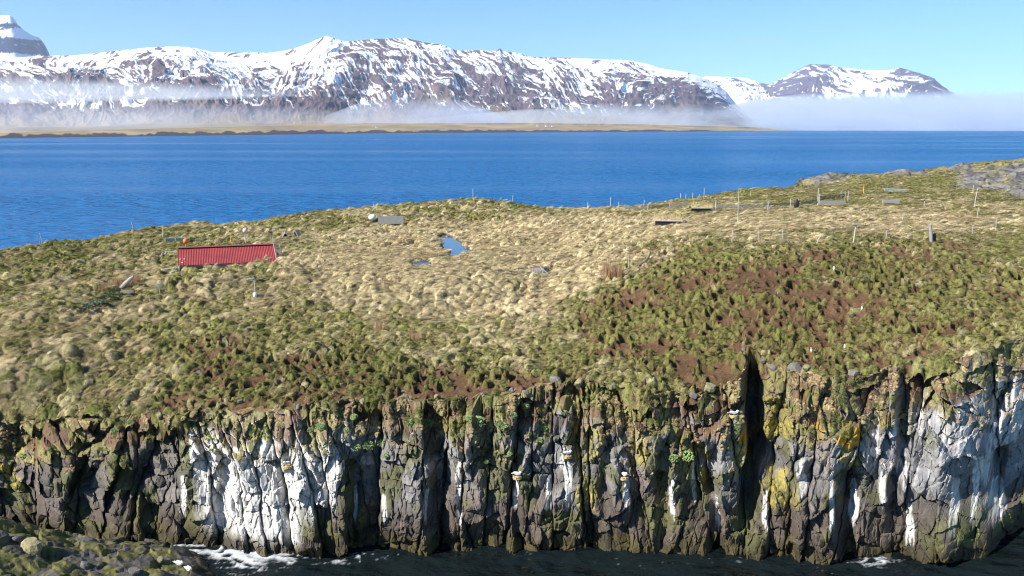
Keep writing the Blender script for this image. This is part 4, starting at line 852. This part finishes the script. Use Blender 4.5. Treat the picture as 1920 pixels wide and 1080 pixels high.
def post(px, yb, yt, w_, lean, m_, name, label, cat='post', group=None, sides=6):
    x, y, z, mp = spot(px, yb); h = (yb - yt) * mp * .90; r = w_ * mp * .36
    o = MB().tube([(0, 0, -.25), (lean * mp * .45, .02, h * .5), (lean * mp, 0, h)], [r * 1.05, r, r * .9], sides).build(name, m_, smooth=False); o.location = (x, y, z); return tag(o, label, cat, group)
GR = 'posts scattered over the grass'
for a in [(305, 447, 420, 2.6, 2, PALE, 'wooden_post', 'pale leaning post left of the blue panel behind the hut'),
          (79, 455, 431, 1.6, -3, PALE, 'thin_stake', 'tall thin stake on the far left skyline against the sea'),
          (74, 455, 447, 1.5, 0, PALE, 'thin_stake', 'very short stake beside the tall one on the left skyline'),
          (251, 434, 413, 1.5, -4, PALE, 'thin_stake', 'thin slanting stake on the skyline above the left slope'),
          (140, 462, 453, 1.4, 0, PALE, 'thin_stake', 'tiny stake in dark grass just under the left skyline'),
          (284, 581, 550, 1.8, -3, PALE, 'thin_pole', 'thin pole standing on a grassy hump below the hut'),
          (433, 456, 438, 2.2, 0, YELLOW, 'yellow_pole', 'short orange yellow pole behind the red roof'),
          (700, 391, 378, 1.4, 0, PALE, 'thin_stake', 'thin stake on the skyline left of the middle hill'),
          (887, 374, 350, 1.6, 0, PALE, 'thin_stake', 'stake on the very top of the middle hill'),
          (961, 381, 362, 1.4, 1, PALE, 'thin_stake', 'thin stake on the right shoulder of the middle hill'),
          (1102, 392, 377, 2.0, 0, WOOD, 'fence_post', 'lone grey post on the low skyline, leftmost before the sea'),
          (1145, 392, 367, 2.2, 0, WOOD, 'fence_post', 'tallest grey post on the low skyline before the sea'),
          (1160, 392, 377, 2.0, 0, WOOD, 'fence_post', 'short post just right of the tallest skyline post'),
          (1207, 389, 373, 1.7, 1, PALE, 'fence_post', 'small post at the left foot of the fenced knoll'),
          (1276, 373, 361, 1.8, 0, PALE, 'fence_post', 'leftmost short post along the top of the fenced knoll'),
          (1286, 373, 362, 1.6, 0, PALE, 'fence_post', 'second short post along the top of the fenced knoll'),
          (1299, 372, 360, 1.8, 0, PALE, 'fence_post', 'third short post along the top of the fenced knoll'),
          (1311, 372, 363, 1.6, 0, PALE, 'fence_post', 'fourth short post along the top of the fenced knoll'),
          (1320, 373, 351, 2.0, 0, WOOD, 'fence_post', 'tall post rising among the short ones on the fenced knoll'),
          (1333, 374, 366, 1.8, 0, PALE, 'fence_post', 'short post right of the tall one on the fenced knoll'),
          (946, 420, 388, 1.7, 0, REED, 'thin_stake', 'reddish thin stake alone in the straw right of the pond'),
          (675, 437, 424, 1.3, 0, WOOD, 'thin_stake', 'thin grey stake in straw left of the ponds'),
          (798, 440, 424, 1.3, 0, WOOD, 'thin_stake', 'thin grey stake between the small and the large pond'),
          (1042, 430, 415, 1.5, 0, WOOD, 'thin_stake', 'short grey stake in the straw far right of the pond'),
          (1227, 420, 396, 2.3, 1, PALE, 'wooden_post', 'pale post at the left end of the near turf shelter'),
          (1341, 394, 368, 2.0, 1, WOOD, 'wooden_post', 'grey post at the left end of the right net fence'),
          (1372, 459, 429, 2.3, 1, PALE, 'wooden_post', 'pale post leftmost in the loose row above the bird colony'),
          (1422, 450, 429, 2.0, 0, WOOD, 'wooden_post', 'second post in the loose row above the bird colony'),
          (1467, 449, 429, 2.0, 0, WOOD, 'wooden_post', 'third post in the loose row above the bird colony'),
          (1530, 456, 440, 3.2, 9, PALE, 'wooden_post', 'short pale post leaning hard to the right'),
          (1662, 449, 432, 4.6, 0, GREY, 'wooden_post', 'short thick pale grey post above the bird colony'),
          (1823, 438, 418, 2.4, 0, WOOD, 'wooden_post', 'thin grey post right of the thick leaning post'),
          (1867, 432, 405, 2.0, 0, WOOD, 'wooden_post', 'weathered post nearest the right edge of the grass'),
          (1832, 408, 387, 2.6, 2, WOOD, 'wooden_post', 'short post below the tall pale pole on the right'),
          (1693, 411, 399, 2.2, 0, PALE, 'wooden_post', 'small pale post in straw beneath the grey slab'),
          (1733, 387, 376, 2.4, 0, PALE, 'wooden_post', 'small pale post in brown grass right of the grey slab'),
          (1827, 387, 350, 2.4, 3, PALE, 'wooden_pole', 'tall pale pole before the right rock outcrop'),
          (1824, 363, 345, 1.8, 0, PALE, 'wooden_pole', 'thin pole behind the tall pale one by the outcrop'),
          (1619, 363, 344, 2.0, 0, YELLOW, 'wooden_pole', 'yellowish pole behind the netted pen'),
          (1533, 385, 350, 2.2, 0, PALE, 'wooden_pole', 'tall thin pole at the left corner of the netted pen'),
          (1590, 377, 356, 2.6, 0, WOOD, 'wooden_post', 'grey post at the right corner of the netted pen'),
          (1577, 369, 358, 1.8, 0, PALE, 'wooden_post', 'small stake just behind the netted pen'),
          (1407, 368, 358, 1.6, 0, PALE, 'wooden_post', 'small stake on the slope of the far right knoll'),
          (1443, 392, 372, 1.5, 0, WOOD, 'wooden_post', 'post at the right end of the net fence'),
          (1178, 506, 476, 2.4, 1, WOOD, 'wooden_post', 'grey post beside the dry reeds left of the colony'),
          (1015, 533, 512, 1.6, 0, WOOD, 'thin_stake', 'thin stake below the slatted shelter'),
          (512, 466, 440, 1.6, 0, WOOD, 'thin_stake', 'thin stake at the right end of the red roof')]:
    post(*a, group=GR)
# mast with guy wire
x, y, z, mp = spot(1383, 419); t = empty('mast', (x, y, z), 0, 'tallest grey mast with a guy wire in the grass', 'mast')
MB().tube([(0, 0, -.3), (0, 0, 66 * mp)], [1.1 * mp, .7 * mp], 8).build('pole', WOOD, t)
MB().tube([(0, 0, 35 * mp), (36 * mp, -.6, 0)], .012, 5).build('guy_wire', GREY, t)
# thick leaning post with its black side board
x, y, z, mp = spot(1747, 451); t = empty('leaning_post', (x, y, z), 0, 'thick grey post leaning left with a black board', 'post', GR)
MB().tube([(0, 0, -.2), (-5 * mp, 0, 30 * mp)], [3.4 * mp, 3.0 * mp], 8).build('post', GREY, t); MB().box((6 * mp, .1, 6 * mp), (5 * mp, .05, 14 * mp), (0, -.1, 0)).build('side_board', BLACK, t)
# post with a plate on top
x, y, z, mp = spot(1600, 453); t = empty('bird_table', (x, y, z), 0, 'pale post with a flat grey plate on top', 'bird table')
MB().tube([(0, 0, -.2), (3 * mp, 0, 32 * mp)], 1.4 * mp, 7).build('post', PALE, t); MB().box((4 * mp, 0, 33 * mp), (13 * mp, .3, 2.6 * mp)).build('plate', GREY, t)
# buoys
def buoy(px, yb, yt, rad, m_, label, pole=WOOD):
    x, y, z, mp = spot(px, yb); t = empty('buoy_on_pole', (x, y, z), 0, label, 'buoy')
    MB().tube([(0, 0, -.2), (0, 0, (yb - yt) * mp)], 1.1 * mp, 6).build('pole', pole, t); MB().ball((0, 0, (yb - yt) * mp), rad * mp, 14, 10, (1, 1, 1.1)).build('buoy', m_, t, True)
buoy(461, 458, 432, 4.6, PINK, 'faded pink ball buoy on a pole behind the roof'); buoy(349, 466, 452, 5.0, ORANGE, 'bright orange ball buoy behind the left roof end')
x, y, z, mp = spot(479, 560); t = empty('float_on_pole', (x, y, z), 0, 'white float at the foot of a thin pole below the hut', 'float')
MB().tube([(0, 0, -.2), (0, 0, 34 * mp)], .9 * mp, 6).build('pole', PALE, t); MB().ball((0, -.05, 7 * mp), 4 * mp, 12, 8, (.9, .9, 1.4)).build('float', WHITE, t, True)
x, y, z, mp = spot(698, 412); o = MB().ball((0, 0, .22), 7 * mp, 16, 10, (1.05, 1, .85)).build('white_float', WHITE, None, True); o.location = (x, y, z); tag(o, 'large round white float beside the concrete trough', 'float')
x, y, z, mp = spot(733, 416); t = empty('concrete_trough', (x, y, z), R_(6), 'long low concrete trough half sunk in the grass', 'trough')
for dy_ in (-.25, .25): MB().box((0, dy_, .16), (47 * mp, .08, .62)).build('side_wall', GREY, t)
for dx_ in (-22 * mp, 22 * mp): MB().box((dx_, 0, .15), (.09, .42, .60)).build('end_wall', DARKW if dx_ < 0 else GREY, t)
# nest boxes
for px, yb, sgn, lab in ((535, 446, 1, 'grey tilted nest box, left one of the pair'), (556, 443, -1, 'grey tilted nest box, right one of the pair')):
    x, y, z, mp = spot(px, yb); t = empty('nest_box', (x, y, z), .3 * sgn, lab, 'nest box', 'nest boxes right of the hut'); k_ = 15 * mp
    MB().box((-.22 * k_, 0, .32 * k_), (.07 * k_, .8 * k_, 1.0 * k_), (0, .5, 0)).build('side_board', GREY, t); MB().box((.28 * k_, 0, .30 * k_), (.07 * k_, .8 * k_, .95 * k_), (0, -.55, 0)).build('side_board', WOOD, t); MB().box((.02 * k_, .2 * k_, .2 * k_), (.5 * k_, .05 * k_, .5 * k_)).build('back_board', DARKW, t)
# blue panel, planks, frame, odds and ends round the hut
x, y, z, mp = spot(330, 457); t = empty('blue_bench', (x, y, z), R_(8), 'faded blue panelled bench behind the hut', 'bench')
for dx_ in (-9 * mp, 9.5 * mp): MB().box((dx_, 0, 8 * mp), (16 * mp, .06, 6.5 * mp), (.35, 0, 0)).build('panel', BLUE, t)
for dx_ in (-18.6 * mp, .2 * mp, 18.6 * mp): MB().box((dx_, -.05, 5 * mp), (2 * mp, .08, 12 * mp)).build('leg', WOOD, t)
x, y, z, mp = spot(322, 477); t = empty('plank_rack', (x, y, z), R_(4), 'grey plank laid level left of the red roof', 'plank')
MB().box((0, 0, 5 * mp), (26 * mp, .22, .06)).build('plank', WOOD, t); MB().box((-9 * mp, 0, 1.5 * mp), (.07, .1, 6 * mp)).build('leg', DARKW, t)
x, y, z, mp = spot(526, 492); t = empty('wooden_ladder', (x, y, z), R_(35), 'wooden ladder frame standing at the right roof end', 'ladder')
for dx_ in (-.2, .2): MB().bar((dx_, 0, -.1), (dx_ - .1, .35, 36 * mp), .06).build('rail', WOOD, t)
for k in range(6): MB().bar((-.2 - .016 * k, .05 * k + .03, 5 * mp * k + .12), (.2 - .016 * k, .05 * k + .03, 5 * mp * k + .12), .04).build('rung', PALE, t)
x, y, z, mp = spot(305, 486); t = empty('scrap_heap', (x, y, z), 0, 'small heap of grey wood with a red scrap', 'scrap heap')
for k in range(5): MB().bar((random.uniform(-.3, .1), random.uniform(-.2, .2), -.05), (random.uniform(-.1, .35), random.uniform(-.2, .2), random.uniform(.25, .55)), .09).build('board', WOOD if k % 2 else DARKW, t)
MB().box((.1, -.12, .22), (.16, .05, .14), (.4, .3, 0)).build('red_scrap', RED, t)
for i, (px, py, ln_, rz_, m_, lab) in enumerate([(318, 512, 26, .25, PALE, 'pale board lying in the grass below the white corner post'), (326, 518, 16, 1.1, WOOD, 'short grey board lying askew below the pale one'), (472, 532, 12, .4, BLUE, 'small bluish board lying by the white float'), (488, 532, 22, -.5, DARKW, 'dark brown plank lying right of the bluish board'), (164, 517, 12, -.8, DARKW, 'dark stick lying on the left slope'), (945, 379, 14, -.1, PALE, 'bleached plank on the right shoulder of the middle hill')]):
    x, y, z, mp = spot(px, py); o = MB().box((0, 0, 0), (ln_ * mp, .2 if i != 4 else .08, .05), (0, -.12, 0)).build('board', m_); o.location = (x, y, z + .30); o.rotation_euler = (0, 0, rz_); tag(o, lab, 'board', 'boards lying about in the grass')
# driftwood
x, y, z, mp = spot(238, 540); o = MB().tube([(-.35, 0, .0), (-.1, .05, .25), (.2, .1, .55), (.42, .12, .72)], [.13, .14, .11, .06], 9).build('driftwood_log', WOOD); o.location = (x, y, z); tag(o, 'grey driftwood log leaning in the grass left of the hut', 'driftwood')
x, y, z, mp = spot(1193, 502); o = MB().tube([(0, 0, -.1), (.25, 0, .22), (.6, .05, .42), (.8, .05, .75), (.88, .05, 1.05)], [.07, .07, .06, .05, .03], 8).tube([(.62, .05, .42), (.66, 0, -.1)], [.05, .06], 7).build('driftwood_branch', DARKW); o.location = (x, y, z); tag(o, 'dark bent driftwood branch standing left of the colony', 'driftwood')
x, y, z, mp = spot(242, 553); o = bpy.data.objects.new('pale_stone', rock_mesh('pale_stone', 33, ROCKM, 12, 8)); COL.objects.link(o); o.location = (x, y, z + .12); o.scale = (.34, .26, .2); tag(o, 'grey stone in the grass below the driftwood log', 'stone')
x, y, z, mp = spot(300, 552); t = empty('wire_sign', (x, y, z), R_(10), 'small wire mesh frame on a thin stake', 'wire frame')
MB().tube([(0, 0, -.1), (0, 0, 10 * mp)], .02, 6).build('stake', WOOD, t)
f_ = MB(); [f_.bar((-.28, 0, .34 + .06 * k), (.28, 0, .34 + .06 * k), .012) for k in range(8)]; [f_.bar((-.28 + .07 * k, 0, .34), (-.28 + .07 * k, 0, .76), .012) for k in range(9)]; f_.build('wire_mesh', GREY, t)
# slatted shelter
x, y, z, mp = spot(1010, 515); t = empty('slatted_shelter', (x, y, z), R_(14), 'small grey slatted shelter with a fallen pale plank', 'shelter')
for k in range(9): MB().bar((-.52 + .105 * k, -.25, -.1), (-.52 + .105 * k, .02, .46), .06, .03).build('slat', WOOD if k % 2 else GREY, t)
MB().bar((-.6, .03, .48), (.62, .03, .48), .08, .05).build('ridge_beam', GREY, t); MB().box((.42, .1, .2), (.36, .2, .44)).build('dark_panel', DARKW, t); MB().bar((.08, -.1, .50), (.62, -.45, .02), .08, .04).build('plank', PALE, t)
# turf-roofed shelters
def turf_shelter(px, yb, wpx, rz_, lab):
    x, y, z, mp = spot(px, yb); t = empty('turf_shelter', (x, y, z), rz_, lab, 'shelter', 'turf roofed shelters'); w_ = wpx * mp
    MB().box((0, 0, .38), (w_, .10, .09)).build('front_board', PALE, t); MB().box((0, .12, .15), (w_ * .97, .1, .42)).build('opening_shade', BLACK, t)  # solid black box painted as the shade under the front board
    vs = []; na, nb = 26, 9
    for j in range(nb):
        for i in range(na): a_ = j / (nb - 1); vs.append((w_ * (-.5 + i / (na - 1)), .05 + 1.3 * a_, .42 + .22 * math.sin(math.pi * min(a_ * 1.3, 1)) + random.uniform(-.04, .05) - .5 * max(0, a_ - .7)))
    mesh_np('turf_roof', np.array(vs), grid_q(nb, na), mat('roof_turf', (.36, .28, .13), .95, nscale=9, namt=.4, bump=.8), None, True, t)
    g_ = MB(); r_ = np.random.default_rng(int(px))
    for k in range(130):
        bx_ = r_.uniform(-.5, .5) * w_; by_ = r_.uniform(.05, 1.1); g_.bar((bx_, by_, .45), (bx_ + r_.uniform(-.12, .12), by_ + r_.uniform(-.1, .05), .75 + r_.uniform(0, .18)), .03, .01, .008)
    tag(g_.build('roof_grass', STRAW, t), kind='stuff'); MB().ball((w_ * .5 + .1, .15, .18), .26, 9, 6).build('end_stone', DARKW, t)
turf_shelter(1254, 423, 52, R_(-9), 'near turf roofed shelter with a pale front board'); turf_shelter(1316, 398, 40, R_(-2), 'far turf roofed shelter before the net fence')
# net fences
def net_fence(pts, hpx, lab):
    q = [spot(a_, b_) for a_, b_ in pts]; x0, y0, z0, mp = q[0]; t = empty('net_fence', (x0, y0, z0), 0, lab, 'fence', 'dark net fences'); h = hpx * mp
    W_ = [(a_[0] - x0, a_[1] - y0, a_[2] - z0) for a_ in q]; vs, fs = [], []
    for (p0, p1) in zip(W_, W_[1:]):
        n_ = max(6, int(math.dist(p0, p1) / .07)); m_ = 8
        for i in range(n_):
            for j in range(m_):
                if (i + j) % 2 == 0 or (i * 7 + j * 3) % 5 == 0:
                    b_ = len(vs)
                    for (u_, w_) in ((i, j), (i + 1, j), (i + 1, j + 1), (i, j + 1)):
                        a_ = u_ / n_; sag = .06 * math.sin(math.pi * a_) * w_ / m_; vs.append((p0[0] + (p1[0] - p0[0]) * a_, p0[1] + (p1[1] - p0[1]) * a_, p0[2] + (p1[2] - p0[2]) * a_ + h * w_ / m_ + .22 - sag))
                    fs.append([b_, b_ + 1, b_ + 2, b_ + 3])
    me = bpy.data.meshes.new('net'); me.from_pydata(vs, [], fs); me.materials.append(NET); o = bpy.data.objects.new('net', me); COL.objects.link(o); o.parent = t
    for p_ in W_: MB().tube([(p_[0], p_[1], p_[2] - .2), (p_[0], p_[1], p_[2] + h + .38)], .045, 6).build('post', WOOD, t)
net_fence([(1172, 397), (1215, 396), (1255, 392), (1300, 390)], 6, 'dark net fence along the left side of the fenced knoll'); net_fence([(1342, 395), (1385, 396), (1440, 394), (1482, 390)], 7, 'dark net fence right of the far turf shelter')
net_fence([(1496, 389), (1534, 386)], 8, 'short dark net left of the netted pen'); net_fence([(1536, 380), (1584, 375)], 8, 'dark net along the back of the pen')
x, y, z, mp = spot(1560, 387); o = MB().box((0, 0, .34), (50 * mp, .12, 6 * mp)).build('pen_board', GREY); o.location = (x, y, z); o.rotation_euler = (0, 0, R_(3)); tag(o, 'long grey front board of the netted pen', 'board')
x, y, z, mp = spot(1493, 389); o = MB().ball((0, 0, .28), .3, 9, 7, (.75, .7, 1.5)).build('black_bag', BLACK); o.location = (x, y, z); tag(o, 'black upright bag at the left end of the pen', 'bag')
x, y, z, mp = spot(1670, 384); o = MB().box((0, 0, .28), (30 * mp, .25, 5 * mp)).build('grey_slab', GREY); o.location = (x, y, z); o.rotation_euler = (0, 0, R_(-3)); tag(o, 'low grey slab in the grass right of the pen', 'slab')
x, y, z, mp = spot(1679, 362); o = MB().box((0, 0, .35), (44 * mp, .5, .08), (.10, .03, 0)).build('blue_sheet', BLUE); o.location = (x, y, z); tag(o, 'flat pale blue sheet lying on the far slope', 'sheet')

# plants: dark rosettes, dry reeds
def leafy(name, n, rad, h, m_, seed, lw=.35):
    r_ = np.random.default_rng(seed); vs, fs = [], []
    for k in range(n):
        a_ = r_.uniform(0, 6.283); q_ = r_.uniform(0, 1) ** .5; c_ = Vector((math.cos(a_) * q_ * rad, math.sin(a_) * q_ * rad * .8, h * (1 - q_ ** 2) * r_.uniform(.5, 1.1))); L_ = rad * r_.uniform(.22, .42)
        d_ = Vector((math.cos(a_ + r_.uniform(-.8, .8)), math.sin(a_ + r_.uniform(-.8, .8)), r_.uniform(-.3, .7))).normalized(); s_ = d_.cross(Vector((r_.uniform(-.3, .3), r_.uniform(-.3, .3), 1))).normalized() * L_ * lw; up = s_.cross(d_).normalized() * L_ * .15; b_ = len(vs)
        vs += [tuple(c_), tuple(c_ + d_ * L_ * .5 + s_ + up), tuple(c_ + d_ * L_), tuple(c_ + d_ * L_ * .5 - s_ + up)]; fs.append([b_, b_ + 1, b_ + 2, b_ + 3])
    me = bpy.data.meshes.new(name); me.from_pydata(vs, [], fs); me.materials.append(m_); return me
for i, (px, py, w_, lab) in enumerate([(165, 588, 30, 'dark green leafy plant lowest on the left slope'), (183, 578, 34, 'dark green leafy plant, second of the left slope row'), (204, 566, 30, 'dark green leafy plant, third of the left slope row'), (218, 558, 22, 'dark green leafy plant nearest the grey stone')]):
    x, y, z, mp = spot(px, py); o = bpy.data.objects.new('leafy_plant', leafy('leafy_plant', 150, w_ * mp * .55, .4, DLEAF, 50 + i)); COL.objects.link(o); o.location = (x, y, z + .12); tag(o, lab, 'plant', 'dark leafy plants left of the hut')
for i, (px, py, w_, h_, lab) in enumerate([(1142, 521, 32, 34, 'tall pale reddish reed clump left of the colony'), (1163, 520, 12, 20, 'small dark reed clump right of the tall reeds'), (255, 533, 26, 18, 'red brown reed clump behind the driftwood log'), (222, 538, 26, 16, 'red brown reed clump before the driftwood log'), (195, 548, 22, 14, 'red brown reed clump leftmost on the left slope'), (712, 620, 20, 24, 'thin reddish reeds low in the middle of the slope'), (775, 635, 22, 22, 'thin reddish reeds right of the other low ones')]):
    x, y, z, mp = spot(px, py); g_ = MB(); r_ = np.random.default_rng(70 + i)
    for k in range(90 if i < 5 else 26):
        bx_, by_ = r_.normal(size=2) * w_ * mp * .25; g_.bar((bx_, by_, -.1), (bx_ * 1.15 + r_.uniform(-.1, .1), by_, h_ * mp * r_.uniform(.5, 1.1)), .025, .015, .008)
    o = g_.build('reed_clump', STRAW if i == 0 and False else REED); o.location = (x, y, z + .05); tag(o, lab, 'reeds', 'dry reed clumps')
# fresh green plants on the ledges of the cliff
vpx, vpy = proj(CX[:CNR], CY[:CNR], CZ[:CNR])
def on_cliff(px, py):
    d2 = (vpx - px) ** 2 + (vpy - py) ** 2; c_ = d2 < 14; R3 = np.where(c_, np.hypot(CX[:CNR], CY[:CNR]), 1e9); k_ = np.argmin(R3) if c_.any() else np.argmin(d2)
    i, j = np.unravel_index(k_, vpx.shape); return float(CX[i, j]), float(CY[i, j]), float(CZ[i, j])
pl_me = [leafy('cliff_plant', 140, .42, .34, LEAF, 90 + i, .46) for i in range(5)]
pl = sorted([(600, 795, 20), (665, 778, 16), (690, 832, 24), (668, 838, 18), (714, 826, 18), (770, 790, 18), (802, 792, 24), (900, 790, 28), (940, 796, 24), (965, 776, 18), (985, 757, 16), (1020, 800, 16), (932, 816, 16), (1012, 822, 16), (530, 792, 14), (582, 802, 14), (878, 780, 16), (1290, 852, 28), (1262, 856, 20), (240, 788, 14), (214, 802, 14), (270, 796, 10), (188, 816, 12), (912, 862, 11), (952, 848, 11), (1882, 735, 18), (1838, 706, 14), (42, 852, 16), (22, 864, 12), (720, 850, 14), (648, 803, 12), (1060, 775, 14)])
for i, (px, py, w_) in enumerate(pl):
    x, y, z = on_cliff(px, py); mp = depth(x, y, z) / F; r_ = w_ * mp * 1.0
    o = bpy.data.objects.new('cliff_plant', pl_me[i % 5]); COL.objects.link(o); o.location = (x, y - .02, z - .03); o.scale = (r_, r_, r_ * random.uniform(.8, 1.2)); o.rotation_euler = (R_(40), 0, random.uniform(-.6, .6))
    tag(o, 'fresh green leafy plant rooted on the cliff face, %s from the left' % ORD[i], 'plant', 'green plants on the cliff ledges')

# ------------------------------------------------------------------ birds
def bird(name, loc, rz_, k_, lab, group, kind):
    t = empty(name, loc, rz_, lab, 'bird', group)
    if kind == 'puffin':      # upright, black back, white front
        MB().ball((0, -.012, .15), .075, 12, 9, (.85, .85, 1.45)).build('belly', BIRDW, t, True); MB().ball((0, .022, .155), .076, 12, 9, (.92, .75, 1.45)).build('back', BIRDB, t, True)
        MB().ball((0, -.02, .275), .046, 10, 8, (1, 1.05, 1)).build('head', BIRDB, t, True)
        for s_ in (-1, 1): MB().ball((s_ * .028, -.035, .275), .027, 8, 6).build('cheek', BIRDW, t, True)
        MB().box((0, -.085, .268), (.022, .055, .045), (.1, 0, 0), .7).build('beak', BEAK, t)
        for s_ in (-1, 1): MB().tube([(s_ * .03, 0, .06), (s_ * .032, -.01, .0), (s_ * .034, -.05, -.005)], .010, 5).build('leg', BEAK, t)
    else:                     # gull: long white body, grey wings, tail behind
        MB().ball((0, 0, .17), .085, 14, 9, (.9, 2.0, .95)).build('body', BIRDW, t, True); MB().ball((0, -.16, .255), .055, 12, 8, (.9, 1.1, 1)).build('head', BIRDW, t, True)
        MB().tube([(0, -.12, .17), (0, -.155, .25)], [.06, .042], 9).build('neck', BIRDW, t, True); MB().tube([(0, -.205, .25), (0, -.26, .24)], [.014, .005], 6).build('beak', YBEAK, t)
        for s_ in (-1, 1): MB().ball((s_ * .055, .05, .195), .06, 10, 7, (.55, 2.9, .8)).build('wing', BIRDG, t, True); MB().tube([(s_ * .05, .18, .19), (s_ * .015, .33, .19)], [.025, .006], 6).build('wing_tip', BIRDB, t); MB().tube([(s_ * .03, .0, .10), (s_ * .03, -.01, .0)], .008, 5).build('leg', BIRDB, t)
        MB().box((0, .22, .16), (.08, .16, .02)).build('tail', BIRDW, t)
    t.scale = (k_, k_, k_); return t
PU = 'puffins on the burrowed slope'
for px, py, rz_, lab in [(1563, 516, -.5, 'puffin showing its white front at the upper middle of the colony'), (1616, 582, -.7, 'puffin half turned at the middle of the brown colony slope'), (1714, 592, 2.6, 'puffin seen from behind at the right of the colony'), (1668, 535, 2.2, 'dark backed puffin alone on upper bare soil'), (1417, 538, 2.4, 'dark puffin at the upper left of the colony'), (1582, 668, .6, 'puffin at the cliff edge below the colony'), (1521, 667, -.9, 'puffin with a white front left of the cliff edge one'), (1456, 556, 2.0, 'dark puffin among burrows left of the middle')]:
    x, y, z, mp = spot(px, py); zz = float(ground(np.array([x]), np.array([y]), False)[0]); bird('puffin', (x, y, zz + .06), rz_, .85, lab, PU, 'puffin')
for px, py, rz_, lab in [(336, 1064, 1.0, 'gull standing on the mossy ledge, upper one of two'), (354, 1076, .8, 'gull standing on the mossy ledge, lower one of two')]:
    x, y, z = on_ledge(px, py); bird('gull', (x, y, z - .01), rz_, 1.1, lab, 'gulls on the near ledge', 'gull')
for px, py, rz_, lab in [(1375, 774, 1.4, 'white gull sitting on the brown ledge left of the dark gully'), (966, 890, 1.2, 'gull perched on the middle of the dark cliff face'), (1060, 850, 1.6, 'gull sitting above a white streak right of the cliff middle'), (540, 868, -.6, 'gull on a nest in the white stained rock'), (1172, 890, .5, 'small gull below the yellow lichened columns')]:
    x, y, z = on_cliff(px, py); bird('gull', (x, y - .16, z - .02), rz_, .95, lab, 'gulls nesting on the cliff', 'gull')
    n_ = MB(); r_ = np.random.default_rng(int(px))
    for k in range(60):
        a_ = r_.uniform(0, 6.28); n_.bar((math.cos(a_) * .17, math.sin(a_) * .17, r_.uniform(-.10, .03)), (math.cos(a_ + .9) * .19, math.sin(a_ + .9) * .19, r_.uniform(-.10, .05)), .03)
    n_.ball((0, 0, -.06), .17, 10, 6, (1, 1, .5)); o = n_.build('nest', STRAW); o.location = (x, y - .15, z + .0); tag(o, 'straw nest under the ' + lab.replace('white gull', 'gull'), 'nest', 'gull nests on the cliff')

# ------------------------------------------------------------------ white farms on the far shore
gx_, gy_, gz_ = GRID['mountain_range']; fpx, fpy = proj(gx_, gy_, gz_)
for px, py, k_, lab in [(707, 240, 1.2, 'white farmhouse alone on the far shore at the left'), (1008, 237, 1.2, 'white farmhouse on the far shore, left of the group'), (1024, 238, 1.5, 'largest white farmhouse in the far shore group'), (1036, 238, 1.1, 'small white farmhouse right of the largest one')]:
    i, j = np.unravel_index(np.argmin((fpx - px) ** 2 + (fpy - py) ** 2), fpx.shape); t = empty('farmhouse', (float(gx_[i, j]), float(gy_[i, j]), float(gz_[i, j])), .3, lab, 'house', 'white farmhouses on the far shore')
    MB().box((0, 0, 2 * k_), (7 * k_, 4.5 * k_, 5 * k_)).build('walls', WHITE, t)
    vs = [(-3.7 * k_, -2.5 * k_, 4.45 * k_), (3.7 * k_, -2.5 * k_, 4.45 * k_), (3.7 * k_, 2.5 * k_, 4.45 * k_), (-3.7 * k_, 2.5 * k_, 4.45 * k_), (-3.7 * k_, 0, 6.8 * k_), (3.7 * k_, 0, 6.8 * k_)]
    me = bpy.data.meshes.new('roof'); me.from_pydata(vs, [], [[0, 1, 5, 4], [2, 3, 4, 5], [0, 4, 3], [1, 2, 5], [3, 2, 1, 0]]); me.materials.append(GREY); o = bpy.data.objects.new('roof', me); COL.objects.link(o); o.parent = t
